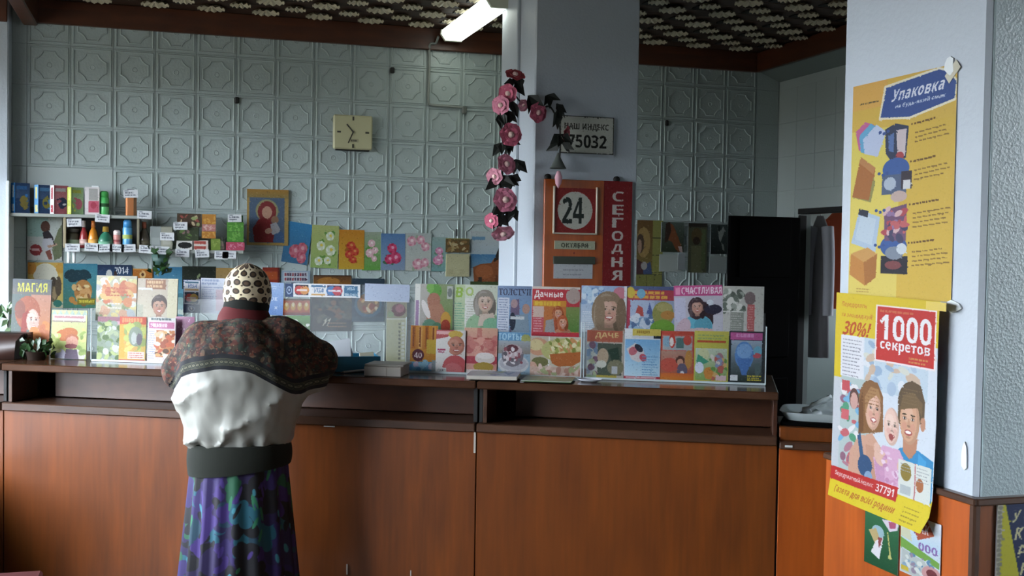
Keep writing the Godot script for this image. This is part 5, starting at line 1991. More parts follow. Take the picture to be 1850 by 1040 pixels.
func build_pillar_things() -> void:
	var t := thing("flower_garland", "artificial garland of pink flowers and dark leaves trailing down the pillar", "garland")
	var st := mb()
	tube(st, smooth_path([Vector3(2.152, 2.762, -7), Vector3(2.118, 2.623, -7), Vector3(2.083, 2.499, -7), Vector3(2.108, 2.324, -7), Vector3(2.074, 2.147, -7), Vector3(2.073, 1.97, -7), Vector3(2.057, 1.811, -7), Vector3(2.077, 1.695, -7)], 5), 0.008, 6)
	tube(st, smooth_path([Vector3(2.129, 2.624, -7), Vector3(2.204, 2.547, -7), Vector3(2.298, 2.51, -7), Vector3(2.377, 2.541, -6.99), Vector3(2.431, 2.462, -6.99), Vector3(2.452, 2.373, -6.98), Vector3(2.451, 2.195, -6.98)], 5), 0.006, 6)
	part(done(st), "stem", M.dark_leaf, t)
	var pinks := [tinted("bc5a74"), tinted("c87890"), tinted("b04450"), tinted("cf8c9e")]
	var meshes := []
	for m in pinks:
		var rm := rose_mesh(1.0)
		rm.surface_set_material(0, m)
		meshes.append(rm)
	var hs := mb()
	lathe(hs, [Vector2(0.001, 0.0), Vector2(0.3, 0.05), Vector2(0.24, 0.3), Vector2(0.001, 0.36)], 8, Transform3D(Basis(Vector3.RIGHT, PI / 2), Vector3(0, 0, 0.1)))
	hs.set_material(tinted("d8b8b0"))
	var heart := done(hs).commit()
	var fl := [[Vector3(2.133, 2.713, -6.96), 0.066, 2, -0.9, 0.0], [Vector3(2.088, 2.605, -6.95), 0.062, 0, 0.3, -0.5], [Vector3(2.045, 2.526, -6.95), 0.062, 1, 0.1, -0.7], [Vector3(2.1, 2.343, -6.94), 0.076, 0, 0.1, 0.1], [Vector3(2.074, 2.15, -6.94), 0.070, 1, -0.3, 0.3],
		[Vector3(2.009, 2.078, -6.95), 0.055, 3, 0.2, -0.6], [Vector3(2.071, 1.926, -6.94), 0.082, 1, -0.2, 0.1], [Vector3(1.995, 1.798, -6.95), 0.050, 0, 0.2, -0.7], [Vector3(2.063, 1.729, -6.94), 0.075, 3, 0.9, 0.0], [Vector3(2.185, 2.533, -6.95), 0.040, 3, 0.2, 0.3], [Vector3(2.278, 2.491, -6.94), 0.066, 0, 0.1, 0.3], [Vector3(2.461, 2.357, -6.92), 0.058, 2, 0.2, 0.9]]
	for f in fl:
		var b := Basis.from_euler(Vector3(f[3], f[4], rng.randf_range(0, 1))).scaled(Vector3.ONE * f[1])
		var fm := shared(meshes[f[2]], "flower", t, Transform3D(b, f[0]))
		shared(heart, "flower_heart", fm, Transform3D())
	var lf := mb()
	leaf_shape(lf, 0.12)
	lf.set_material(M.dark_leaf)
	var lm := done(lf).commit()
	for p in [Vector3(2.166, 2.675, -6.97), Vector3(2.138, 2.638, -6.97), Vector3(2.125, 2.515, -6.97), Vector3(2.082, 2.453, -6.97), Vector3(2.122, 2.445, -6.97), Vector3(2.038, 2.441, -6.97), Vector3(2.099, 2.279, -6.97), Vector3(2.056, 2.249, -6.97), Vector3(2.129, 2.27, -6.97), Vector3(2.146, 2.147, -6.97), Vector3(2.067, 2.039, -6.97), Vector3(2.118, 2.041, -6.97), Vector3(2.03, 2.024, -6.97), Vector3(2.095, 1.864, -6.97), Vector3(2.132, 1.848, -6.97), Vector3(2.059, 1.846, -6.97), Vector3(2.041, 1.793, -6.97), Vector3(2.224, 2.555, -6.97), Vector3(2.354, 2.566, -6.97), Vector3(2.391, 2.503, -6.9), Vector3(2.396, 2.461, -6.9), Vector3(2.414, 2.309, -6.88), Vector3(2.426, 2.257, -6.88)]:
		for k in 3:
			shared(lm, "leaf", t, Transform3D(Basis.from_euler(Vector3(rng.randf_range(-0.5, 0.3), rng.randf_range(-0.8, 0.8), rng.randf_range(-1.3, 1.3))).scaled(Vector3.ONE * rng.randf_range(0.75, 1.1)), p + Vector3(0, 0.045, 0.01 * k)))
	var bell := mb()
	lathe(bell, [Vector2(0.004, 0.09), Vector2(0.022, 0.05), Vector2(0.048, 0.0), Vector2(0.056, -0.012), Vector2(0.050, -0.008), Vector2(0.001, 0.03)], 12)
	part(done(bell), "bell", tinted("4d524e", 0.4), t, Transform3D(Basis(), Vector3(2.43, 2.153, -6.95)))
	var drop := mb()
	lathe(drop, [Vector2(0.001, -0.10), Vector2(0.02, -0.07), Vector2(0.026, -0.03), Vector2(0.012, 0.01), Vector2(0.001, 0.012)], 10)
	part(done(drop), "pink_drop", tinted("c0909c"), t, Transform3D(Basis(), Vector3(2.435, 2.114, -6.95)))

	# the postcode plate
	canvas(190, 124, "c9cbbd")
	for r in [[0, 0, 100, 2.5], [0, 97.5, 100, 2.5], [0, 0, 1.6, 100], [98.4, 0, 1.6, 100]]:
		rect(r[0], r[1], r[2], r[3], "2c2e2a")
	words("НАШ ИНДЕКС", 8, 20, 20, "35362f", 82)
	words("75032", 14, 50, 34, "1c1c18", 72)
	var q := printed()
	card("sign", "white enamel plate with black postcode lettering on the pillar", "sign", q, Vector3(2.657, 2.373, -7.03), 0.375, 0.244, {"d": 0.012, "back": tinted("55574f")})

	# the date board
	var c: Vector3 = Vector3(2.67, 1.718, -7.03)
	var bd := thing("date_board", "orange and red wooden date board showing the twenty-fourth, on the pillar", "calendar", Transform3D(Basis(), c))
	part(bx(Vector3(-0.098, -0.04, 0), Vector3(0.414, 0.80, 0.024), 0.004), "wood_panel", M.board_wood, bd)
	canvas(100, 300, "8c1d20")
	var letters := "СЕГОДНЯ"
	for i in 7:
		words(letters[i], 30, 8.5 + i * 10.8, 8.2, "d4ccc4", 40)
	q = printed()
	var red := card_mesh(q, 0.20, 0.80, 0.026, tinted("7d1a1c"), print_mat)
	shared(red, "red_panel", bd, at(0.208, -0.04, 0.014))
	canvas(130, 130, "96221f")
	oval(50, 50, 42, 42, "c9c9bb")
	words("24", 19, 21, 58, "1f2823", 52)
	q = printed()
	shared(card_mesh(q, 0.285, 0.29, 0.006, tinted("8d201f"), print_mat), "date_card", bd, at(-0.095, 0.16, 0.020))
	var fr := mb()
	for s in [-1, 1]:
		box(fr, Vector3(-0.095 + s * 0.148, 0.16, 0.022), Vector3(0.010, 0.31, 0.02), 0.002)
	box(fr, Vector3(-0.095, 0.009, 0.022), Vector3(0.306, 0.010, 0.02), 0.002)
	part(done(fr), "date_holder", tinted("b8b09a", 0.4), bd)
	canvas(130, 28, "b3b79a")
	words("ОКТЯБРЯ", 16, 28, 48, "3a3e32", 66)
	q = printed()
	shared(card_mesh(q, 0.28, 0.055, 0.008, tinted("a9ac90"), print_mat), "month_slip", bd, at(-0.092, -0.066, 0.020))
	part(bx(Vector3(-0.095, -0.165, 0.018), Vector3(0.29, 0.05, 0.012), 0.002), "weekday_slot", tinted("333a30"), bd)
	canvas(130, 50, "c4c8cc")
	lines(24, 40, 54, 2, 30, "9a9ea4", 0.25)
	q = printed()
	shared(card_mesh(q, 0.27, 0.10, 0.002, M.paper, print_mat), "paper_slip", bd, at(-0.10, -0.235, 0.016))
	for x in [-0.28, 0.20]:
		var k := mb()
		lathe(k, [Vector2(0.001, -0.008), Vector2(0.022, -0.008), Vector2(0.022, 0.006), Vector2(0.001, 0.008)], 14, Transform3D(Basis(Vector3.RIGHT, PI / 2), Vector3(x, 0.372, 0.0)))
		part(done(k), "hanger", M.dark, bd)
	part(bx(Vector3(-0.095, -0.118, 0.014), Vector3(0.012, 0.012, 0.006), 0.002), "peg", tinted("7a2c18"), bd)


func build_column_things() -> void:
	var left := Transform3D(Basis(Vector3.UP, -PI / 2), Vector3())
	var q: Rect2
	grit = 0.05
	# packaging poster
	canvas(330, 690, "d8b93c")
	shade(0, 0, 100, 100, "d3a83c", "d9c24e")
	rect(0, 0, 36, 12, "d8a244")
	rect(50, 22, 50, 78, "d4ae3a")
	shade(0, 22, 50, 78, "dcc850", "dcc458")
	lines(8, 9, 22, 1, 2, "5a4a2a")
	poly([33, 3, 84, 0, 94, 2, 100, 7, 99, 15.5, 58, 20, 28, 18], "e4dcc0")
	poly([35, 4, 84, 1, 93, 3, 99, 7.5, 98, 14.5, 58, 19, 30, 17.2], "2c4a8c")
	words("Упаковка", 40, 5.6, 5.4, "d8dce8", 48, 0.25, null, 0.05)
	words("на будь-який смак", 44, 12.4, 2.4, "c8d0e0", 46, 0.2, null, 0.05)
	# envelopes
	poly([4, 22, 14, 18, 24, 20, 20, 33, 8, 31], "c05a8c")
	poly([8, 24, 20, 19, 28, 22, 22, 34, 10, 32], "5aa4cc")
	poly([12, 26, 26, 20, 36, 24, 28, 35, 14, 33], "b4c0dc")
	poly([35, 23, 45, 21, 58, 23, 56, 37, 42, 38, 36, 34], "2a3550")
	poly([46, 24, 56, 24, 55, 36, 48, 37], "c8b8bc")
	poly([38, 26, 44, 25, 44, 34, 39, 33], "4f6ca4")
	oval(50, 36, 4, 2, "a83c40")
	# boxes
	poly([10, 34, 26, 40, 22, 56, 2, 53], "a8642c")
	poly([10, 34, 26, 40, 24, 43, 9, 37], "b87a44")
	poly([2, 53, 22, 56, 26, 47, 24, 44, 20, 55], "8f8a4a")
	for z in [[46.5, 41.5], [46, 76.5]]:
		oval(z[0], z[1], 13, 5, "2f5598")
	rect(33, 44, 24, 9, "4a5a78")
	oval(41, 48, 6, 3, "a8b4c4")
	rect(52, 43, 10, 8, "332a34")
	rect(54, 47, 7, 4, "d0d0d4")
	oval(50, 54, 8, 2.5, "c0a49c")
	# bags
	poly([10, 59, 32, 63, 28, 79, 2, 75], "a8bcd0")
	poly([12, 61, 28, 64, 24, 76, 6, 73], "b8c8d4")
	poly([10, 58.6, 20, 60, 19, 63, 9, 61.4], "262c3c")
	poly([36, 60, 58, 57.5, 58, 74, 37, 74], "6a4868")
	blotch(38, 60, 19, 13, ["c05a5c", "8a6c98", "d0a8a8", "3f3c5c", "b0424c"], 26, 3)
	# crates
	poly([2, 80, 20, 77, 30, 80, 16, 84], "c9924a")
	poly([2, 80, 16, 84, 18, 95, 1, 90], "c07c34")
	poly([16, 84, 30, 80, 29, 91, 18, 95], "a8682c")
	rect(34, 81, 26, 8, "1f1d28")
	oval(47, 79.5, 9, 3, "7a8494")
	oval(54, 77.6, 5, 2.5, "c4ccd4")
	oval(46, 85, 8, 2, "7a3a3c")
	for d in [[30, 24], [30, 43], [28, 60], [28, 76]]:
		for k in 3:
			oval(d[0] + k * 4, d[1] + (k % 2) * 0.8, 1.6, 0.7, "2c4a8c")
	for y in [22, 38.5, 57.5, 74.5]:
		words("•", 60, y, 0.9, "6a4a1c")
		lines(63, y, 24, 1, 1.8, "6a4a1c", 0.5, 0.06)
		lines(64, y + 4.2, 34, 4 if y > 50 else 3, 2.0, "8a6a28", 0.3, 0.06)
	lines(9, 96.5, 16, 2, 1.2, "a8843c", 0.4)
	q = printed()
	var pc: Vector3 = Vector3(2.386, 1.84, -3.323)
	var ps := card("poster", "tall yellow packaging poster with blue banner on the column, upper", "poster", q, pc, 0.566, 0.752, {"turn": -90.0, "d": 0.0015})
	var tp := mb()
	box(tp, Vector3(), Vector3(0.07, 0.035, 0.001), 0.0003, Transform3D(Basis(Vector3.BACK, 0.7), Vector3(0.262, 0.352, 0.0012)))
	part(done(tp), "tape", tinted("b4b09c", 0.3), ps)

	# newspaper poster
	canvas(350, 700, "d4b81c")
	rect(10, 20, 90, 66, "c8d0d8")
	rect(7, 20, 24, 20, "d4d4d8")
	words("Передплати", 6, 4, 3.2, "c47a24", 26, 0.2)
	words("та заощаджуй", 6, 9, 3.0, "c47a24", 32, 0.2)
	words("30%!", 8, 13.2, 6.8, "b8481c", 27, 0.25)
	lines(9, 22, 20, 14, 1.7, "8c8c94", 0.3)
	rect(0, 41, 8, 46, "b8bcc0")
	# page pictures behind
	rect(32, 20, 60, 24, "b4c4d0")
	blotch(34, 22, 60, 20, ["a0b4c8", "c8c8b8", "8fa8c0", "d0d4d8", "c4a890"], 40, 4)
	rect(8, 40, 34, 46, "a8b8b4")
	blotch(8, 42, 22, 44, ["4a9470", "c05a60", "6aa4c8", "d8d4d4", "a87080", "8a5c70"], 40, 4)
	rect(9, 42, 8, 5, "c04a50")
	rect(9, 56, 8, 5, "c85a60")
	oval(22, 50, 5, 5, "5a3a34")
	oval(22, 51, 4, 4, "c8988c")
	# mother
	poly([19, 87, 20, 75, 28, 67, 42, 64, 52, 70, 50, 88], "c8967c")
	poly([36, 70, 50, 70, 50, 88, 40, 88], "bd8a70")
	oval(39, 50, 12, 10.5, "7d5230")
	poly([27, 50, 29, 44, 36, 40, 46, 40, 52, 46, 53, 62, 28, 66], "855a34")
	poly([27, 52, 31, 45, 33, 64, 28, 66], "6e4626")
	head(42, 53, 8.0, 9.4, "d8a58c", "9a6c40", 0.12)
	poly([33, 48, 39, 42.5, 47, 43, 51, 49, 45, 46, 38, 49, 34, 56], "a2764a")
	lines(30, 44, 18, 5, 1.6, "8a5e38", 0.25)
	poly([27, 67, 30, 65, 36, 79, 33, 81], "31557c")
	oval(36, 80, 7, 5, "2c4c74")
	oval(40, 85, 4, 3, "7a98b8")
	# father
	poly([64, 87, 63, 71, 70, 66.5, 86, 66, 99, 69, 99, 87], "2f84b8")
	poly([64, 87, 64, 72, 69, 69, 73, 87], "256c9c")
	poly([86, 67, 93, 70, 90, 87, 84, 87], "3f98cc")
	poly([72, 62, 85, 61, 84, 67, 78, 71, 72, 68], "b87f60")
	oval(78, 46, 11.5, 9.5, "57432a")
	poly([67, 48, 69, 40, 78, 36, 86, 37.5, 90, 44, 90, 54, 67, 56], "5c4830")
	oval(89, 54, 2.2, 3.2, "bf8668")
	head(77.5, 54, 8.8, 10.4, "cf9a78", "5c4830", -0.1)
	poly([68, 50, 71, 43, 80, 41, 88, 45, 88, 51, 84, 47.5, 76, 48.5], "6e5636")
	lines(70, 40, 16, 5, 1.5, "7a6240", 0.25)
	# baby
	poly([48, 87, 44, 75, 53, 68, 69, 68, 76, 75, 70, 88], "cf9dba")
	poly([48, 87, 45, 76, 54, 70, 56, 88], "bd88aa")
	head(61, 58.5, 7.4, 8.6, "dfb8a6", "dcc0a4", 0.05)
	oval(61, 63.2, 2.2, 1.5, "9a4644")
	oval(51, 74, 6, 4, "d6aa96", -20)
	oval(47, 70, 3, 2.4, "d6aa96")
	oval(72, 75, 5, 3.4, "d6aa96", 20)
	blotch(52, 71, 18, 15, ["d8b4cc", "c48cae", "dcc0d0", "b87ea2"], 26, 2.2)
	# inset pages
	rect(68, 72, 30, 16, "ccd0c8")
	rect(83, 72, 1, 16, "b8686a")
	oval(75, 77, 5, 4, "8a7430")
	oval(88, 81, 3.5, 3, "a8643c")
	rect(70, 83, 10, 4, "a8b0b0")
	lines(70, 73.5, 11, 3, 1.4, "94989a", 0.3)
	lines(85, 73.5, 12, 5, 1.4, "94989a", 0.3)
	# red square
	poly([42, 4, 98, 4, 98, 30, 42, 30], "e4d4d0")
	poly([43.5, 4.8, 96.5, 4.8, 96.5, 29.2, 43.5, 29.2], "c02a24")
	lines(46, 6.2, 34, 1, 1.8, "c8603c", 0.6)
	words("1000", 46, 8.2, 11.4, "e0dcdc", 48, 0.0)
	words("секретов", 47, 20.4, 5.2, "e4e0e0", 46)
	lines(74, 26, 20, 2, 1.6, "c88040", 0.5)
	# feet
	poly([0, 85, 68, 85, 68, 91.5, 0, 91.5], "bc2420")
	words("Передплатний індекс", 5, 86.6, 3.0, "dcc0bc", 40, 0.1)
	words("37791", 48, 86.4, 3.6, "e8dcd8", 17)
	poly([0, 91.5, 68, 91.5, 68, 88.5, 100, 88.5, 100, 100, 0, 100], "d8c21c")
	words("Газета для всієї родини", 6, 93.4, 4.4, "b4641c", 62, 0.2)
	lines(76, 92, 16, 4, 1.9, "9a8420", 0.3)
	q = printed()
	pc = Vector3(2.35, 1.098, -3.345)
	var np := thing("poster", "yellow newspaper poster with red title square and a smiling family", "poster", Transform3D(Basis(Vector3.UP, -PI / 2) * Basis(Vector3.BACK, -0.012), pc + Vector3(0, 0, 0.006)))
	var ns := mb()
	ns.set_smooth_group(0)
	var w := 0.578
	var h := 0.742
	var nx := 6
	var ny := 14
	for face in [1.0, -1.0]:
		for i in nx:
			for j in ny:
				var p := []
				var uv := []
				for e in [[0, 0], [1, 0], [1, 1], [0, 1]]:
					var u := float(i + e[0]) / nx
					var v := float(j + e[1]) / ny
					var curl := pow(maxf(0.0, v - 0.84) / 0.16, 2.0) * 0.035 * (0.3 + 0.7 * u) + 0.003 * sin(u * 7.0) * sin(v * 9.0)
					var cut := 0.0 if v < 0.93 else maxf(0.0, u - 0.92) * (v - 0.93) * 4.0
					p.append(Vector3((u - 0.5 - cut) * w, (0.5 - v) * h, curl + 0.0006 * face))
					uv.append(Vector2(lerpf(q.position.x, q.end.x, u), lerpf(q.position.y, q.end.y, v)))
				quad(ns, p[0], p[1], p[2], p[3], p[0] + Vector3(0.02, -0.02, -face), uv)
	part(done(ns), "sheet", print_mat, np)
	var tape := mb()
	box(tape, Vector3(0.275, 0.355, 0.004), Vector3(0.10, 0.028, 0.001), 0.0004)
	part(done(tape), "tape", tinted("b8a03c", 0.3), np)

	# two leaflets below
	canvas(110, 180, "1f5a34")
	shade(0, 0, 100, 100, "2c6a40", "134a28")
	poly([50, 8, 98, 2, 96, 18, 74, 26], "cfc4d0")
	poly([70, 8, 92, 4, 90, 16, 74, 20], "a84a6c")
	oval(40, 34, 18, 12, "8fb0b8")
	poly([12, 36, 34, 28, 50, 52, 36, 62], "b8a068")
	poly([34, 52, 56, 40, 46, 84, 20, 76], "d8d4d8")
	poly([40, 44, 54, 42, 44, 64], "8a3c3c")
	poly([66, 28, 70, 28, 80, 72, 76, 74], "b8b060")
	oval(76, 72, 5, 4, "c0b868")
	q = printed()
	card("leaflet", "dark green leaflet with paper scraps, left one beneath the newspaper poster", "leaflet", q, Vector3(2.366, 0.627, -3.342), 0.192, 0.185, {"turn": -90.0})
	canvas(120, 180, "b8c8d0")
	shade(0, 0, 100, 48, "d4d4d8", "a8c4d4")
	poly([26, 10, 66, 2, 84, 22, 44, 38], "a8482c")
	poly([30, 12, 40, 10, 36, 30, 28, 22], "5c3c70")
	words("ТАК", 36, 9, 16, "d8d0d4", 34, 0.1)
	poly([0, 14, 22, 22, 30, 44, 0, 40], "c0c0a0")
	words("000", 46, 40, 13, "7a5a98", 46)
	poly([0, 42, 98, 62, 98, 72, 0, 58], "6a9c3c")
	poly([4, 60, 96, 74, 96, 98, 4, 98], "a8b0ac")
	blotch(10, 64, 70, 28, ["7a9ab0", "c8ccc4", "8a7a8c", "4f7ca0"], 26, 6)
	oval(80, 86, 24, 14, "c08a88")
	oval(80, 84, 13, 7, "6a2c30")
	rect(4, 88, 18, 8, "c8b030")
	q = printed()
	card("leaflet", "pale blue and green leaflet with a hand, right one beneath the poster", "leaflet", q, Vector3(2.366, 0.657, -3.133), 0.205, 0.20, {"turn": -90.0})

	# the post sign on the column's front
	canvas(160, 300, "b8b4a0")
	poly([5, 0, 100, 0, 100, 100, 0, 100], "c2bd2c")
	poly([7, 0, 100, 0, 100, 100, 45, 100], "232f55")
	var ls := "УКРПОШТА"
	for i in 8:
		words(ls[i], 12.5 + i * 2.9, 3.6 + i * 8.8, 6.2, "cfc893", 7.0, 0.18)
	words("С", 23, 3.6, 6.2, "cfc893", 7.0, 0.18)
	for i in 44:
		oval(2 + 0.8 * (i % 2), i * 2.3, 2.2, 1.0, "8a8878")
	q = printed()
	card("sign", "blue and yellow post office sign low on the column's front face", "sign", q, Vector3(2.66, 0.54, -2.878), 0.42, 0.63, {"d": 0.006})

# ---------- right of the pillar: cards on the wall, clothes in the side room
func build_back_room_things() -> void:
	var q: Rect2
	grit = 0.15
	canvas(80, 190, "6a6a34")
	shade(0, 0, 60, 74, "6b4a24", "7a6a30")
	oval(26, 32, 26, 22, "a08048")
	oval(14, 34, 14, 14, "4a3628")
	oval(12, 38, 8, 10, "a88470")
	poly([0, 100, 0, 56, 26, 62, 40, 78, 40, 84, 0, 84], "4a2a2c")
	poly([24, 66, 54, 60, 62, 80, 30, 84], "3f4f78")
	oval(30, 66, 12, 6, "a09c98")
	rect(60, 0, 40, 100, "8a8a44")
	for y in [25, 50, 75]:
		rect(60, y, 40, 1.2, "44462a")
	rect(0, 78, 100, 22, "7d7d3c")
	rect(0, 78, 100, 1.2, "44462a")
	for x in [12, 40, 68]:
		rect(x, 80, 1.5, 20, "44462a")
	q = printed()
	card("calendar", "olive year calendar with a religious picture, just right of the pillar", "calendar", q, Vector3(4.035, 1.596, -9.1), 0.245, 0.594, {})
	var t := thing("horse_calendar", "calendar with a brown horse's head and curling white pad below", "calendar")
	canvas(80, 100, "4a5648")
	shade(0, 0, 100, 100, "56645c", "2a3222")
	poly([30, 0, 52, 10, 66, 34, 92, 84, 80, 100, 66, 92, 48, 66, 30, 60], "7d4424")
	poly([20, 6, 38, 0, 44, 30, 30, 62, 16, 70], "33221a")
	poly([74, 80, 92, 80, 96, 100, 84, 100], "c0a8a4")
	q = printed()
	shared(card_mesh(q, 0.215, 0.26, 0.003, M.paper, print_mat), "picture", t, Transform3D(Basis(), Vector3(4.244, 1.753, -9.09)))
	part(bx(Vector3(), Vector3(0.21, 0.15, 0.004), 0.001), "pad", tinted("8d938f"), t, Transform3D(Basis(), Vector3(4.229, 1.527, -9.092)))
	part(bx(Vector3(), Vector3(0.085, 0.145, 0.002), 0.0005), "turned_page", M.paper, t, Transform3D(Basis(Vector3.UP, 0.35), Vector3(4.324, 1.542, -9.07)))
	canvas(60, 150, "50523e")
	rect(0, 0, 100, 8, "2f2a24")
	oval(44, 26, 28, 16, "5a4a2c")
	oval(44, 36, 18, 8, "33261e")
	rect(18, 46, 56, 54, "6a6c4c")
	rect(70, 12, 20, 80, "5c6a44")
	q = printed()
	card("calendar", "narrow dark olive calendar right of the horse's head", "calendar", q, Vector3(4.49, 1.663, -9.1), 0.182, 0.432, {})
	t = thing("photo_calendar", "dark calendar with a white figure and grey pad, next to the black door", "calendar")
	canvas(70, 100, "2c3632")
	shade(0, 0, 100, 100, "3a4644", "1c2220")
	poly([40, 10, 62, 20, 74, 6, 84, 20, 60, 60, 50, 50], "8d9490")
	oval(50, 14, 8, 10, "1c2220")
	poly([64, 60, 80, 70, 84, 90, 72, 84], "7a807c")
	q = printed()
	shared(card_mesh(q, 0.16, 0.26, 0.003, M.paper, print_mat), "picture", t, Transform3D(Basis(), Vector3(4.697, 1.742, -9.1)))
	part(bx(Vector3(), Vector3(0.17, 0.15, 0.006), 0.001), "pad", tinted("7f8684"), t, Transform3D(Basis(), Vector3(4.692, 1.517, -9.1)))

	# clothes hanging in the side room
	var hang := [["robe", "orange work robe hanging in the doorway beside the black door", "robe", "c0583a", Vector3(5.78, 1.14, -8.92), 0.14, 0.86],
		["coat", "long grey coat hanging in the doorway, left of the orange robe", "coat", "6a686a", Vector3(5.50, 0.72, -8.76), 0.085, 1.24]]
	for h in hang:
		var g := thing(h[0], h[1], h[2], Transform3D(Basis(Vector3.UP, -0.75), h[4]))
		var m := tinted(h[3], 0.9)
		var st := mb()
		var rows := []
		for i in 12:
			var v := i / 11.0
			var row := []
			for j in 28:
				var a := TAU * j / 28
				var fold := 1.0 + 0.10 * sin(a * 7.0 + v) * (1.0 - v)
				var w: float = h[5] * (1.12 - 0.25 * v) * (1.0 if v < 0.9 else 1.0 - (v - 0.9) * 6.0)
				row.append(Vector3(cos(a) * w * fold, v * h[6], sin(a) * w * 0.5 * fold))
			rows.append(row)
		rings(st, rows)
		part(done(st), "body", m, g)
		for s in [-1.0, 1.0]:
			var sl := mb()
			tube(sl, smooth_path([Vector3(s * h[5] * 0.75, h[6] * 0.92, 0.02), Vector3(s * h[5] * 1.05, h[6] * 0.7, 0.05), Vector3(s * h[5] * 1.1, h[6] * 0.3, 0.06)], 5), 0.055, 12, 0.045)
			part(done(sl), "sleeve", tinted("84848a" if h[0] == "coat" else h[3], 0.9), g)
		var hk := mb()
		tube(hk, smooth_path([Vector3(0, h[6] - 0.02, 0), Vector3(0, h[6] + 0.06, 0), Vector3(0.0, 2.106 - h[4].y, 0)], 4), 0.004, 6)
		part(done(hk), "hanger_hook", M.metal, g)
	var rl := thing("coat_rail", "dark rail with upright post in the side room holding the clothes", "rail")
	var rs := mb()
	tube(rs, [Vector3(6.00, 2.118, -9.08), Vector3(5.30, 2.118, -8.58)], 0.010, 8)
	part(done(rs), "bar", M.black, rl)
	for e in [Vector3(6.00, 2.366, -9.08), Vector3(5.40, 2.366, -8.65)]:
		part(bx(e, Vector3(0.02, 0.48, 0.02), 0.003), "drop_rod", M.black, rl)

	# furniture on the customers' side, left: a red-topped writing table, and a closed desk farther left
	var c: Vector3 = Vector3(-0.296, 0.74, -3.225)
	var tb := thing("writing_table", "red-topped writing table whose far corner shows at the lower left", "table", at(c.x - 0.45, 0, c.z + 0.30))
	part(bx(Vector3(0, 0.725, 0), Vector3(0.90, 0.03, 0.60), 0.006), "tabletop", tinted("5e1416", 0.6), tb)
	for x in [-0.4, 0.4]:
		for z in [-0.25, 0.25]:
			part(bx(Vector3(x, 0.355, z), Vector3(0.04, 0.71, 0.04), 0.004), "leg", M.black, tb)
	var dk := thing("chest", "low closed brown chest against the counter front, at far left", "chest", cf * at(-4.02, 0, 0.72))
	part(bx(Vector3(0, 0.28, 0), Vector3(1.12, 0.55, 1.30), 0.004), "body", M.fascia, dk)
	part(bx(Vector3(0, 0.57, 0), Vector3(1.16, 0.025, 1.34), 0.006), "lid", M.dark_wood, dk)
	part(bx(Vector3(0, 0.42, 0.655), Vector3(0.14, 0.02, 0.015), 0.003), "handle", M.metal, dk)

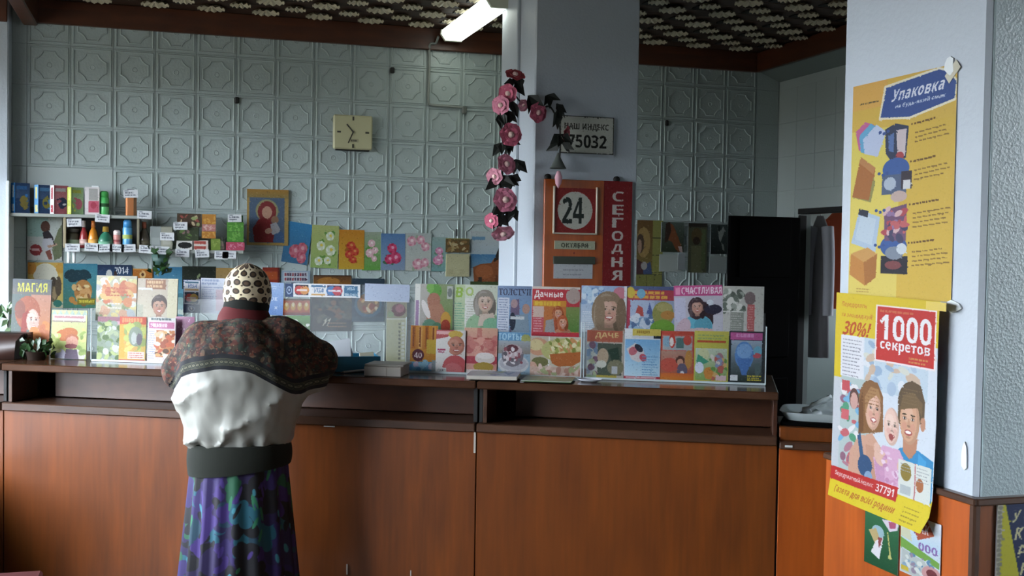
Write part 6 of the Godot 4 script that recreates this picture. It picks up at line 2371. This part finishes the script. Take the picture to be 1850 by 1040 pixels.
# ---------- the woman at the counter
func field_mesh(prims: Array, cell: float, k: float, relief: Variant = null) -> Dictionary:
	# a smooth union of tapered capsules [a, b, ra, rb, flatten], meshed as surface nets
	var lo := Vector3(1e9, 1e9, 1e9)
	var hi := -lo
	for p in prims:
		var r: float = maxf(p[2], p[3]) + k + cell * 3.0
		for e in [p[0], p[1]]:
			lo = lo.min(e - Vector3(r, r, r))
			hi = hi.max(e + Vector3(r, r, r))
	var n := Vector3i(((hi - lo) / cell).ceil()) + Vector3i.ONE
	var f := PackedFloat32Array()
	f.resize(n.x * n.y * n.z)
	f.fill(1.0)
	for p in prims:
		var a: Vector3 = p[0]
		var b: Vector3 = p[1]
		var ra: float = p[2]
		var rb: float = p[3]
		var sc: Vector3 = p[4] if p.size() > 4 else Vector3.ONE
		var inv := Vector3.ONE / sc
		var least := minf(sc.x, minf(sc.y, sc.z))
		var ba := (b - a) * inv
		var bb := maxf(ba.dot(ba), 1e-9)
		var m := maxf(ra, rb) + k + cell * 2.0
		var i0 := Vector3i(((a.min(b) - Vector3(m, m, m) - lo) / cell).floor()).clamp(Vector3i.ZERO, n - Vector3i.ONE)
		var i1 := Vector3i(((a.max(b) + Vector3(m, m, m) - lo) / cell).ceil()).clamp(Vector3i.ZERO, n - Vector3i.ONE)
		for x in range(i0.x, i1.x + 1):
			for y in range(i0.y, i1.y + 1):
				var at_ := (x * n.y + y) * n.z
				for z in range(i0.z, i1.z + 1):
					var q := (lo + Vector3(x, y, z) * cell - a) * inv
					var h := clampf(q.dot(ba) / bb, 0.0, 1.0)
					var d := ((q - ba * h).length() - lerpf(ra, rb, h)) * least
					var o := f[at_ + z]
					if o > 0.9:
						f[at_ + z] = d
					else:
						var e := maxf(k - absf(o - d), 0.0) / k
						f[at_ + z] = minf(o, d) - e * e * k * 0.25
	if relief != null:
		for x in n.x:
			for y in n.y:
				for z in n.z:
					var i := (x * n.y + y) * n.z + z
					if absf(f[i]) < 0.05:
						f[i] += relief.call(lo + Vector3(x, y, z) * cell)
	var slot := PackedInt32Array()
	slot.resize(f.size())
	slot.fill(-1)
	var verts := PackedVector3Array()
	var sy := n.z
	var sx := n.y * n.z
	var offs := [0, 1, sy, sy + 1, sx, sx + 1, sx + sy, sx + sy + 1]
	var pos := [Vector3(0, 0, 0), Vector3(0, 0, 1), Vector3(0, 1, 0), Vector3(0, 1, 1), Vector3(1, 0, 0), Vector3(1, 0, 1), Vector3(1, 1, 0), Vector3(1, 1, 1)]
	var edges := [[0, 1], [2, 3], [4, 5], [6, 7], [0, 2], [1, 3], [4, 6], [5, 7], [0, 4], [1, 5], [2, 6], [3, 7]]
	var quads := []
	for x in n.x - 1:
		for y in n.y - 1:
			for z in n.z - 1:
				var i := x * sx + y * sy + z
				var inside := 0
				for c in 8:
					if f[i + offs[c]] < 0.0:
						inside += 1
				if inside == 0 or inside == 8:
					continue
				var s := Vector3()
				var cnt := 0
				for e in edges:
					var u := f[i + offs[e[0]]]
					var v := f[i + offs[e[1]]]
					if (u < 0.0) != (v < 0.0):
						s += (pos[e[0]] as Vector3).lerp(pos[e[1]], u / (u - v))
						cnt += 1
				slot[i] = verts.size()
				verts.append(lo + (Vector3(x, y, z) + s / cnt) * cell)
	for x in range(1, n.x - 1):
		for y in range(1, n.y - 1):
			for z in range(1, n.z - 1):
				var i := x * sx + y * sy + z
				var here := f[i] < 0.0
				for ax in 3:
					var st: int = [sx, sy, 1][ax]
					if (f[i + st] < 0.0) != here:
						var u: int = [sy, 1, sx][ax]
						var v: int = [1, sx, sy][ax]
						var q := [slot[i], slot[i - u], slot[i - u - v], slot[i - v]]
						if q[0] < 0 or q[1] < 0 or q[2] < 0 or q[3] < 0:
							continue
						if here:
							q.reverse()
						quads.append(q)
	var tris := PackedInt32Array()
	for q in quads:
		tris.append_array([q[0], q[2], q[1], q[0], q[3], q[2]])
	var norms := PackedVector3Array()
	norms.resize(verts.size())
	for t in range(0, tris.size(), 3):
		var a := verts[tris[t]]
		var nn := (verts[tris[t + 2]] - a).cross(verts[tris[t + 1]] - a)
		for e in 3:
			norms[tris[t + e]] += nn
	for i in norms.size():
		norms[i] = norms[i].normalized()
	return {"v": verts, "n": norms, "t": tris}


func cut_mesh(d: Dictionary, keep: Callable) -> ArrayMesh:
	# the part of a skin on which «keep» is positive, cut along its zero line
	var st := SurfaceTool.new()
	st.begin(Mesh.PRIMITIVE_TRIANGLES)
	var g := PackedFloat32Array()
	g.resize(d.v.size())
	for i in d.v.size():
		g[i] = keep.call(d.v[i])
	for t in range(0, d.t.size(), 3):
		var p := []
		for e in 3:
			var i: int = d.t[t + e]
			var j: int = d.t[t + (e + 1) % 3]
			if g[i] >= 0.0:
				p.append([d.v[i], d.n[i]])
			if (g[i] >= 0.0) != (g[j] >= 0.0):
				var h := g[i] / (g[i] - g[j])
				p.append([(d.v[i] as Vector3).lerp(d.v[j], h), (d.n[i] as Vector3).lerp(d.n[j], h).normalized()])
		for e in range(1, p.size() - 1):
			for k in [0, e, e + 1]:
				st.set_normal(p[k][1])
				st.set_uv(Vector2(p[k][0].x, p[k][0].y))
				st.add_vertex(p[k][0])
	return st.commit()


func skin_part(mesh: ArrayMesh, called: String, m: Material, parent: Node, label := "") -> MeshInstance3D:
	mesh.surface_set_material(0, m)
	var o := shared(mesh, called, parent, Transform3D())
	if label:
		o.set_meta("label", label)
	return o


func cloth_tex(kind: int) -> ImageTexture:
	var n := 256
	canvas(n, n, ["d8c9a8", "241c18", "2e1f56", "2e322a"][kind])
	var spots := []
	match kind:
		0:   # leopard: cream net round brown spots
			for j in 7:
				for i in 6:
					spots.append([(i + 0.5 * (j % 2) + rng.randf_range(-0.16, 0.16)) * 16.667, (j + rng.randf_range(-0.14, 0.14)) * 14.286, rng.randf_range(5.0, 6.6), rng.randf_range(-30, 30)])
			for s in spots:
				for w in [0, -100, 100]:
					for u in [0, -100, 100]:
						oval(s[0] + w, s[1] + u, s[2] * 1.1, s[2] * 0.92, "31261c", s[3])
						oval(s[0] + w, s[1] + u, s[2] * 0.62, s[2] * 0.5, "55402c", s[3])
						oval(s[0] + w + 8, s[1] + u + 6, 1.6, 1.4, "4a3a28")
		1:   # dark flowers
			for i in 420:
				var c: String = ["5c2a1e", "2a3a2c", "6e3a28", "33443c", "171412", "4a2420", "2c2a2c", "1e2a22", "76604a", "3a1c1a"][i % 10]
				oval(rng.randf() * 100, rng.randf() * 100, rng.randf_range(1.5, 6), rng.randf_range(1, 4), c, rng.randf_range(0, 180))
			for i in 130:
				oval(rng.randf() * 100, rng.randf() * 100, 0.9, 0.7, ["8a7a5c", "6a7a68", "8a4a3c"][i % 3])
		2:   # violet, teal, green and black leaves
			for i in 110:
				var c: String = ["4a2e86", "1f6c80", "100d18", "1f6a48", "2e1c58", "0e0b16", "3c2a74", "194a60", "120e1a", "35206a"][i % 10]
				var ox := rng.randf() * 100
				var oy := rng.randf() * 100
				for k in 5:
					oval(ox + rng.randf_range(-4, 4), oy + rng.randf_range(-7, 7), rng.randf_range(2, 5), rng.randf_range(3, 8), c, rng.randf_range(-40, 40))
			for i in 60:
				oval(rng.randf() * 100, rng.randf() * 100, 1.1, rng.randf_range(2, 6), ["0c0a12", "4aa0b0", "389468", "5c42a0"][i % 4], rng.randf_range(-30, 30))
		3:   # woven trim: small pale figures on dark green
			for i in 12:
				oval(i * 8.4 + 4, 50, 3.0, 13, "6e6a58")
				oval(i * 8.4 + 4, 50, 1.2, 5, "2e322a")
				oval(i * 8.4, 26, 1.2, 4, "55533f")
				oval(i * 8.4, 74, 1.2, 4, "55533f")
			rect(0, 4, 100, 6, "4a4838")
			rect(0, 90, 100, 6, "4a4838")
	cv.resize(n, n, Image.INTERPOLATE_TRILINEAR)
	cv.generate_mipmaps()
	return ImageTexture.create_from_image(cv)


func band_line(x: float) -> float:
	# height of the jacket's woven trim across the back
	var pts := [Vector2(-0.32, 1.06), Vector2(-0.22, 1.123), Vector2(-0.093, 1.148), Vector2(0.023, 1.137), Vector2(0.139, 1.068), Vector2(0.208, 1.030), Vector2(0.27, 1.044), Vector2(0.40, 1.056)]
	for i in pts.size() - 1:
		if x < pts[i + 1].x:
			var t := clampf((x - pts[i].x) / (pts[i + 1].x - pts[i].x), 0.0, 1.0)
			return lerpf(pts[i].y, pts[i + 1].y, t)
	return pts[-1].y


func band_height(p: Vector3) -> float:
	# above the trim line; the left sleeve is dark all over
	var g := p.y - (band_line(p.x - 0.02) + band_line(p.x) + band_line(p.x + 0.02)) / 3.0
	var sleeve := -0.235 - 0.55 * maxf(0.0, 1.12 - p.y) - p.x
	if sleeve > -0.05 and p.y > 0.93:
		g = maxf(g, sleeve * 2.0)
	if p.z < -0.19 and p.y > 0.97:
		g = maxf(g, 0.06)
	return g


func hand(prims: Array, wrist: Vector3, dir: Vector3, side: Vector3, thumb: float) -> void:
	# a relaxed hand lying palm down: palm, four unequal fingers in two bends, a thumb from the side
	var up := Vector3.UP
	var knuckle := wrist + dir * 0.085
	for i in 3:
		prims.append([wrist + side * (i - 1) * 0.016, knuckle + side * (i - 1) * 0.026, 0.017, 0.014, Vector3(1, 0.8, 1)])
	var ln := [0.062, 0.072, 0.068, 0.054]
	for i in 4:
		var a := knuckle + side * (i - 1.5) * 0.0205 * thumb
		var d := (dir + side * (i - 1.5) * 0.06 * thumb).normalized()
		var b: Vector3 = a + d * ln[i] * 0.5 + up * 0.006
		var c: Vector3 = b + (d * 0.85 - up * 0.42).normalized() * ln[i] * 0.5
		prims.append([a, b, 0.0095, 0.0085])
		prims.append([b, c, 0.0085, 0.0072])
	var t0 := wrist + dir * 0.025 - side * thumb * 0.028
	var t1 := t0 + (dir * 0.7 - side * thumb * 0.75).normalized() * 0.036
	prims.append([t0, t1, 0.0125, 0.0105])
	prims.append([t1, t1 + (dir * 0.95 - side * thumb * 0.2).normalized() * 0.03, 0.0105, 0.0085])


func build_person() -> void:
	var base: Vector3 = cf * Vector3(-1.954, 1.023, 0.31)
	base.y = 0.0
	var w := thing("person", "woman seen from behind in leopard-print headscarf and dark floral jacket, leaning on the counter", "person", Transform3D(Basis(Vector3.UP, -0.070), base))

	# one body under the clothes: head with face, neck, trunk, arms, hands, legs
	var body := []
	var head := Vector3(0.012, 1.420, -0.135)
	body.append([head + Vector3(0, 0.02, 0.0), head + Vector3(0, 0.0, -0.01), 0.085, 0.082, Vector3(0.9, 1.1, 1.05)])
	body.append([head + Vector3(0, -0.05, -0.035), head + Vector3(0, -0.075, -0.055), 0.058, 0.042])
	body.append([Vector3(0.0, 1.24, -0.05), head + Vector3(0, -0.06, 0), 0.056, 0.05])
	body.append([Vector3(-0.012, 0.86, 0.01), Vector3(0, 1.2, -0.05), 0.15, 0.12, Vector3(1.1, 1, 0.72)])
	body.append([Vector3(-0.16, 1.2, -0.06), Vector3(0.17, 1.205, -0.06), 0.06, 0.06])
	var el := Vector3(-0.255, 1.085, -0.12)
	var er := Vector3(0.305, 1.128, -0.14)
	var wl := Vector3(-0.105, 1.105, -0.44)
	var wr := Vector3(0.115, 1.105, -0.44)
	body.append([Vector3(-0.17, 1.2, -0.05), el, 0.05, 0.04])
	body.append([Vector3(0.17, 1.21, -0.06), er, 0.05, 0.04])
	body.append([el, wl, 0.04, 0.028])
	body.append([er, wr, 0.04, 0.028])
	for s in [-1.0, 1.0]:
		body.append([Vector3(-0.012 + s * 0.09, 0.82, 0.01), Vector3(-0.012 + s * 0.09, 0.44, 0.0), 0.095, 0.06])
		body.append([Vector3(-0.012 + s * 0.09, 0.44, 0.0), Vector3(-0.012 + s * 0.09, 0.09, 0.03), 0.058, 0.036])
		body.append([Vector3(-0.012 + s * 0.09, 0.06, 0.03), Vector3(-0.012 + s * 0.10, 0.04, -0.13), 0.036, 0.03])
	var skin := mat(Color(0.72, 0.52, 0.43), 0.55)
	var st := SurfaceTool.new()
	var bm := ArrayMesh.new()
	var bd := field_mesh(body, 0.012, 0.03)
	# the face and hands get finer grids of their own, joined to the same mesh
	var fc := []
	fc.append([head + Vector3(0, 0.02, -0.005), head + Vector3(0, 0.0, -0.015), 0.086, 0.083, Vector3(0.9, 1.1, 1.05)])
	fc.append([head + Vector3(0, -0.05, -0.04), head + Vector3(0, -0.078, -0.062), 0.058, 0.040])
	fc.append([head + Vector3(0, 0.0, -0.098), head + Vector3(0, -0.03, -0.118), 0.011, 0.015])
	for s in [-1.0, 1.0]:
		fc.append([head + Vector3(s * 0.045, -0.028, -0.078), head + Vector3(s * 0.05, -0.04, -0.07), 0.024, 0.022])
		fc.append([head + Vector3(s * 0.016, 0.024, -0.092), head + Vector3(s * 0.05, 0.024, -0.078), 0.010, 0.010])
		fc.append([head + Vector3(s * 0.012, -0.03, -0.108), head + Vector3(s * 0.013, -0.031, -0.104), 0.009, 0.009])
		fc.append([head + Vector3(s * 0.084, 0.01, -0.01), head + Vector3(s * 0.084, -0.025, -0.015), 0.013, 0.009, Vector3(0.6, 1, 1)])
	fc.append([head + Vector3(-0.02, -0.058, -0.098), head + Vector3(0.02, -0.058, -0.098), 0.008, 0.008])
	fc.append([head + Vector3(-0.015, -0.069, -0.097), head + Vector3(0.015, -0.069, -0.097), 0.008, 0.008])
	var hl := []
	hand(hl, wl, Vector3(0.25, -0.10, -1).normalized(), Vector3(1, 0, 0.25).normalized(), -1.0)
	var hr := []
	hand(hr, wr, Vector3(-0.25, -0.10, -1).normalized(), Vector3(1, 0, -0.25).normalized(), 1.0)
	var all := func(_p): return 1.0
	st.begin(Mesh.PRIMITIVE_TRIANGLES)
	for d in [bd, field_mesh(fc, 0.004, 0.012), field_mesh(hl, 0.003, 0.006), field_mesh(hr, 0.003, 0.006)]:
		st.append_from(cut_mesh(d, all), 0, Transform3D())
	bm = st.commit()
	var torso := skin_part(bm, "body", skin, w)
	for s in [-1.0, 1.0]:
		var e := mb()
		lathe(e, [Vector2(0.001, -0.008), Vector2(0.011, 0), Vector2(0.001, 0.008)], 10, Transform3D(Basis(Vector3.RIGHT, PI / 2), head + Vector3(s * 0.032, 0.008, -0.086)))
		part(done(e), "eye", tinted("2a211c", 0.2), torso)
	part(bx(head + Vector3(0, -0.0635, -0.105), Vector3(0.036, 0.004, 0.004), 0.001), "mouth", tinted("7a3f3a"), torso)

	# jacket
	var fold := FastNoiseLite.new()
	fold.seed = 12
	fold.frequency = 5.0
	fold.fractal_octaves = 3
	var relief := func(p: Vector3) -> float:
		var g := 0.010 * fold.get_noise_3d(p.x * 1.6, p.y * 0.55, p.z * 1.2)
		# drag lines fan out from the right hip and gather at the hem
		var low := clampf((1.13 - p.y) * 7.0, 0.0, 1.0)
		var wob := fold.get_noise_2d(p.x * 0.9, p.y * 0.9)
		var u := (p.y - 0.80) * 0.85 - (p.x - 0.25) * 0.42 + 0.06 * wob
		g += 0.026 * (pow(absf(sin(u * 17.0)), 0.5) - 0.75) * low * clampf(0.75 + 1.5 * fold.get_noise_2d(p.x * 0.7 + 7.0, p.y * 0.7), 0.0, 1.3)
		g += 0.018 * (pow(absf(sin((p.x + 0.03 * wob) * 26.0)), 0.6) - 0.75) * clampf((p.y - 0.95) * 7.0, 0.0, 1.0) * low
		g += 0.008 * sin(p.x * 62.0 + 4.0 * wob) * clampf((0.87 - p.y) * 12.0, 0.0, 1.0)
		return g
	var jk := []
	jk.append([Vector3(-0.014, 0.94, 0.0), Vector3(-0.016, 1.06, 0.0), 0.246, 0.248, Vector3(1, 1, 0.68)])
	jk.append([Vector3(-0.016, 1.04, 0.0), Vector3(0.0, 1.125, -0.05), 0.235, 0.165, Vector3(1, 1, 0.68)])
	jk.append([Vector3(-0.15, 1.185, -0.06), Vector3(0.15, 1.20, -0.065), 0.096, 0.098])
	jk.append([Vector3(-0.06, 1.205, -0.075), Vector3(0.06, 1.21, -0.075), 0.075, 0.073])
	jk.append([Vector3(-0.17, 1.19, -0.05), el, 0.092, 0.074])
	jk.append([Vector3(0.165, 1.205, -0.06), er, 0.10, 0.078])
	jk.append([Vector3(0.10, 1.085, -0.02), Vector3(0.285, 1.052, -0.06), 0.10, 0.070])
	jk.append([el, wl.lerp(el, 0.15), 0.072, 0.046])
	jk.append([er, wr.lerp(er, 0.15), 0.076, 0.046])
	var jd := field_mesh(jk, 0.0105, 0.045, relief)
	var floral := StandardMaterial3D.new()
	floral.albedo_texture = cloth_tex(1)
	floral.roughness = 0.9
	floral.uv1_triplanar = true
	floral.uv1_scale = Vector3(3.2, 3.2, 3.2)
	var coat_white := mat(Color(0.60, 0.60, 0.57), 0.42)
	var navy := tinted("14161c", 0.85)
	var trim := StandardMaterial3D.new()
	trim.albedo_texture = cloth_tex(3)
	trim.roughness = 0.85
	var jacket := skin_part(cut_mesh(jd, func(p): return minf(-0.030 - band_height(p), p.y - 0.765)), "jacket", coat_white, w, "white lower back of jacket with creases")
	skin_part(cut_mesh(jd, func(p): return band_height(p) - 0.032), "yoke", floral, jacket, "dark floral shoulders and sleeves of jacket")
	skin_part(cut_mesh(jd, func(p): return minf(0.032 - band_height(p), band_height(p) - 0.014)), "piping", navy, jacket)
	skin_part(cut_mesh(jd, func(p): return minf(-0.014 - band_height(p), band_height(p) + 0.030)), "piping", navy, jacket)
	# the woven trim carries its pattern along the band
	var tm := cut_mesh(jd, func(p): return minf(0.014 - band_height(p), band_height(p) + 0.014))
	var ta := tm.surface_get_arrays(0)
	var tuv := PackedVector2Array()
	for p in ta[Mesh.ARRAY_VERTEX]:
		tuv.append(Vector2(p.x * 4.0 + p.z * 2.0, 0.5 - band_height(p) / 0.03))
	ta[Mesh.ARRAY_TEX_UV] = tuv
	tm = ArrayMesh.new()
	tm.add_surface_from_arrays(Mesh.PRIMITIVE_TRIANGLES, ta)
	skin_part(tm, "woven_trim", trim, jacket)

	var collar := mb()
	var cr := []
	for i in 5:
		var t := i / 4.0
		cr.append(circle(Vector3(0.0, 1.285 + t * 0.062, -0.085 - t * 0.02), 0.112 - t * 0.022 + 0.006 * sin(t * PI), 0.096 - t * 0.012, 32, Basis(Vector3.RIGHT, -0.18)))
	rings(collar, cr)
	part(done(collar), "collar", tinted("560e12", 0.85), w)
	var neck := mb()
	rings(neck, [circle(Vector3(0.006, 1.325, -0.10), 0.092, 0.088, 28, Basis(Vector3.RIGHT, -0.2)), circle(Vector3(0.008, 1.352, -0.11), 0.096, 0.104, 28, Basis(Vector3.RIGHT, -0.2)), circle(Vector3(0.01, 1.372, -0.118), 0.093, 0.104, 28, Basis(Vector3.RIGHT, -0.2))])
	part(done(neck), "scarf_knot", tinted("0d100a", 0.95), w)

	var cuff := mb()
	var wb := []
	for i in 7:
		var t := i / 6.0
		var row := []
		for j in 72:
			var a := TAU * j / 72
			var rib := 1.0 + 0.006 * (1.0 if j % 2 else -1.0)
			var bulge := 1.0 + 0.03 * sin(t * PI)
			row.append(Vector3(-0.012 + cos(a) * 0.206 * rib * bulge, 0.690 + t * 0.110 - 0.022 * cos(a) * -1.0 * (1.0 - t) , sin(a) * 0.150 * rib * bulge))
		wb.append(row)
	rings(cuff, wb)
	part(done(cuff), "waistband", tinted("171b13", 0.95), w)

	# skirt in soft pleats
	var sk := mb()
	var srows := []
	for i in 15:
		var t := i / 14.0
		var y := 0.715 - t * 0.50
		var row := []
		for j in 96:
			var a := TAU * j / 96
			var pl := 1.0 + (0.030 + 0.04 * t) * sin(a * 17.0 + 1.2 * sin(a * 3.0)) + 0.02 * t * sin(a * 4.0 + 1.0)
			row.append(Vector3(-0.014 + cos(a) * (0.192 + 0.040 * t) * pl, y, sin(a) * (0.136 + 0.034 * t) * pl))
		srows.append(row)
	rings(sk, srows, false, Vector2(2.0, 1.7))
	var skm := StandardMaterial3D.new()
	skm.albedo_texture = cloth_tex(2)
	skm.albedo_color = Color(0.78, 0.78, 0.78)
	skm.roughness = 0.7
	part(done(sk), "skirt", skm, w)
	for s in [-1.0, 1.0]:
		var sh := []
		sh.append([Vector3(-0.012 + s * 0.09, 0.05, 0.045), Vector3(-0.012 + s * 0.10, 0.042, -0.14), 0.046, 0.038, Vector3(1, 0.95, 1)])
		sh.append([Vector3(-0.012 + s * 0.09, 0.10, 0.03), Vector3(-0.012 + s * 0.09, 0.06, 0.03), 0.046, 0.044])
		skin_part(cut_mesh(field_mesh(sh, 0.008, 0.02), all), "shoe", M.black, w)

	# headscarf
	var sc := []
	sc.append([head + Vector3(0.0, 0.012, 0.012), head + Vector3(0, -0.02, 0.018), 0.100, 0.098, Vector3(0.97, 1.0, 1.06)])
	sc.append([head + Vector3(0.0, -0.03, 0.02), head + Vector3(0.0, -0.045, 0.022), 0.09, 0.082])
	var sd := field_mesh(sc, 0.006, 0.03, func(p: Vector3) -> float: return 0.003 * fold.get_noise_3d(p.x * 4.0, p.y * 3.0, p.z * 4.0) + 0.0015 * sin((p.y + p.x * 0.6) * 120.0) * clampf((1.40 - p.y) * 20.0, 0.0, 1.0))
	# open over the face
	var sm := cut_mesh(sd, func(p): return maxf(p.z - (head.z - 0.055), p.y - (head.y + 0.055)))
	var sa := sm.surface_get_arrays(0)
	var suv := PackedVector2Array()
	for p in sa[Mesh.ARRAY_VERTEX]:
		var r: Vector3 = (p - head)
		suv.append(Vector2(atan2(r.x, r.z) / PI * 1.25, -r.y * 4.1))
	sa[Mesh.ARRAY_TEX_UV] = suv
	sm = ArrayMesh.new()
	sm.add_surface_from_arrays(Mesh.PRIMITIVE_TRIANGLES, sa)
	var leo := StandardMaterial3D.new()
	leo.albedo_texture = cloth_tex(0)
	leo.roughness = 0.75
	skin_part(sm, "headscarf", leo, w)
	var hair := mb()
	lathe(hair, [Vector2(0.001, 0.0), Vector2(0.05, -0.002), Vector2(0.072, -0.02), Vector2(0.076, -0.04), Vector2(0.001, -0.05)], 20, Transform3D(Basis(Vector3.RIGHT, -0.5), head + Vector3(0, 0.088, -0.03)))
	part(done(hair), "hair", tinted("5a5450", 0.9), w)
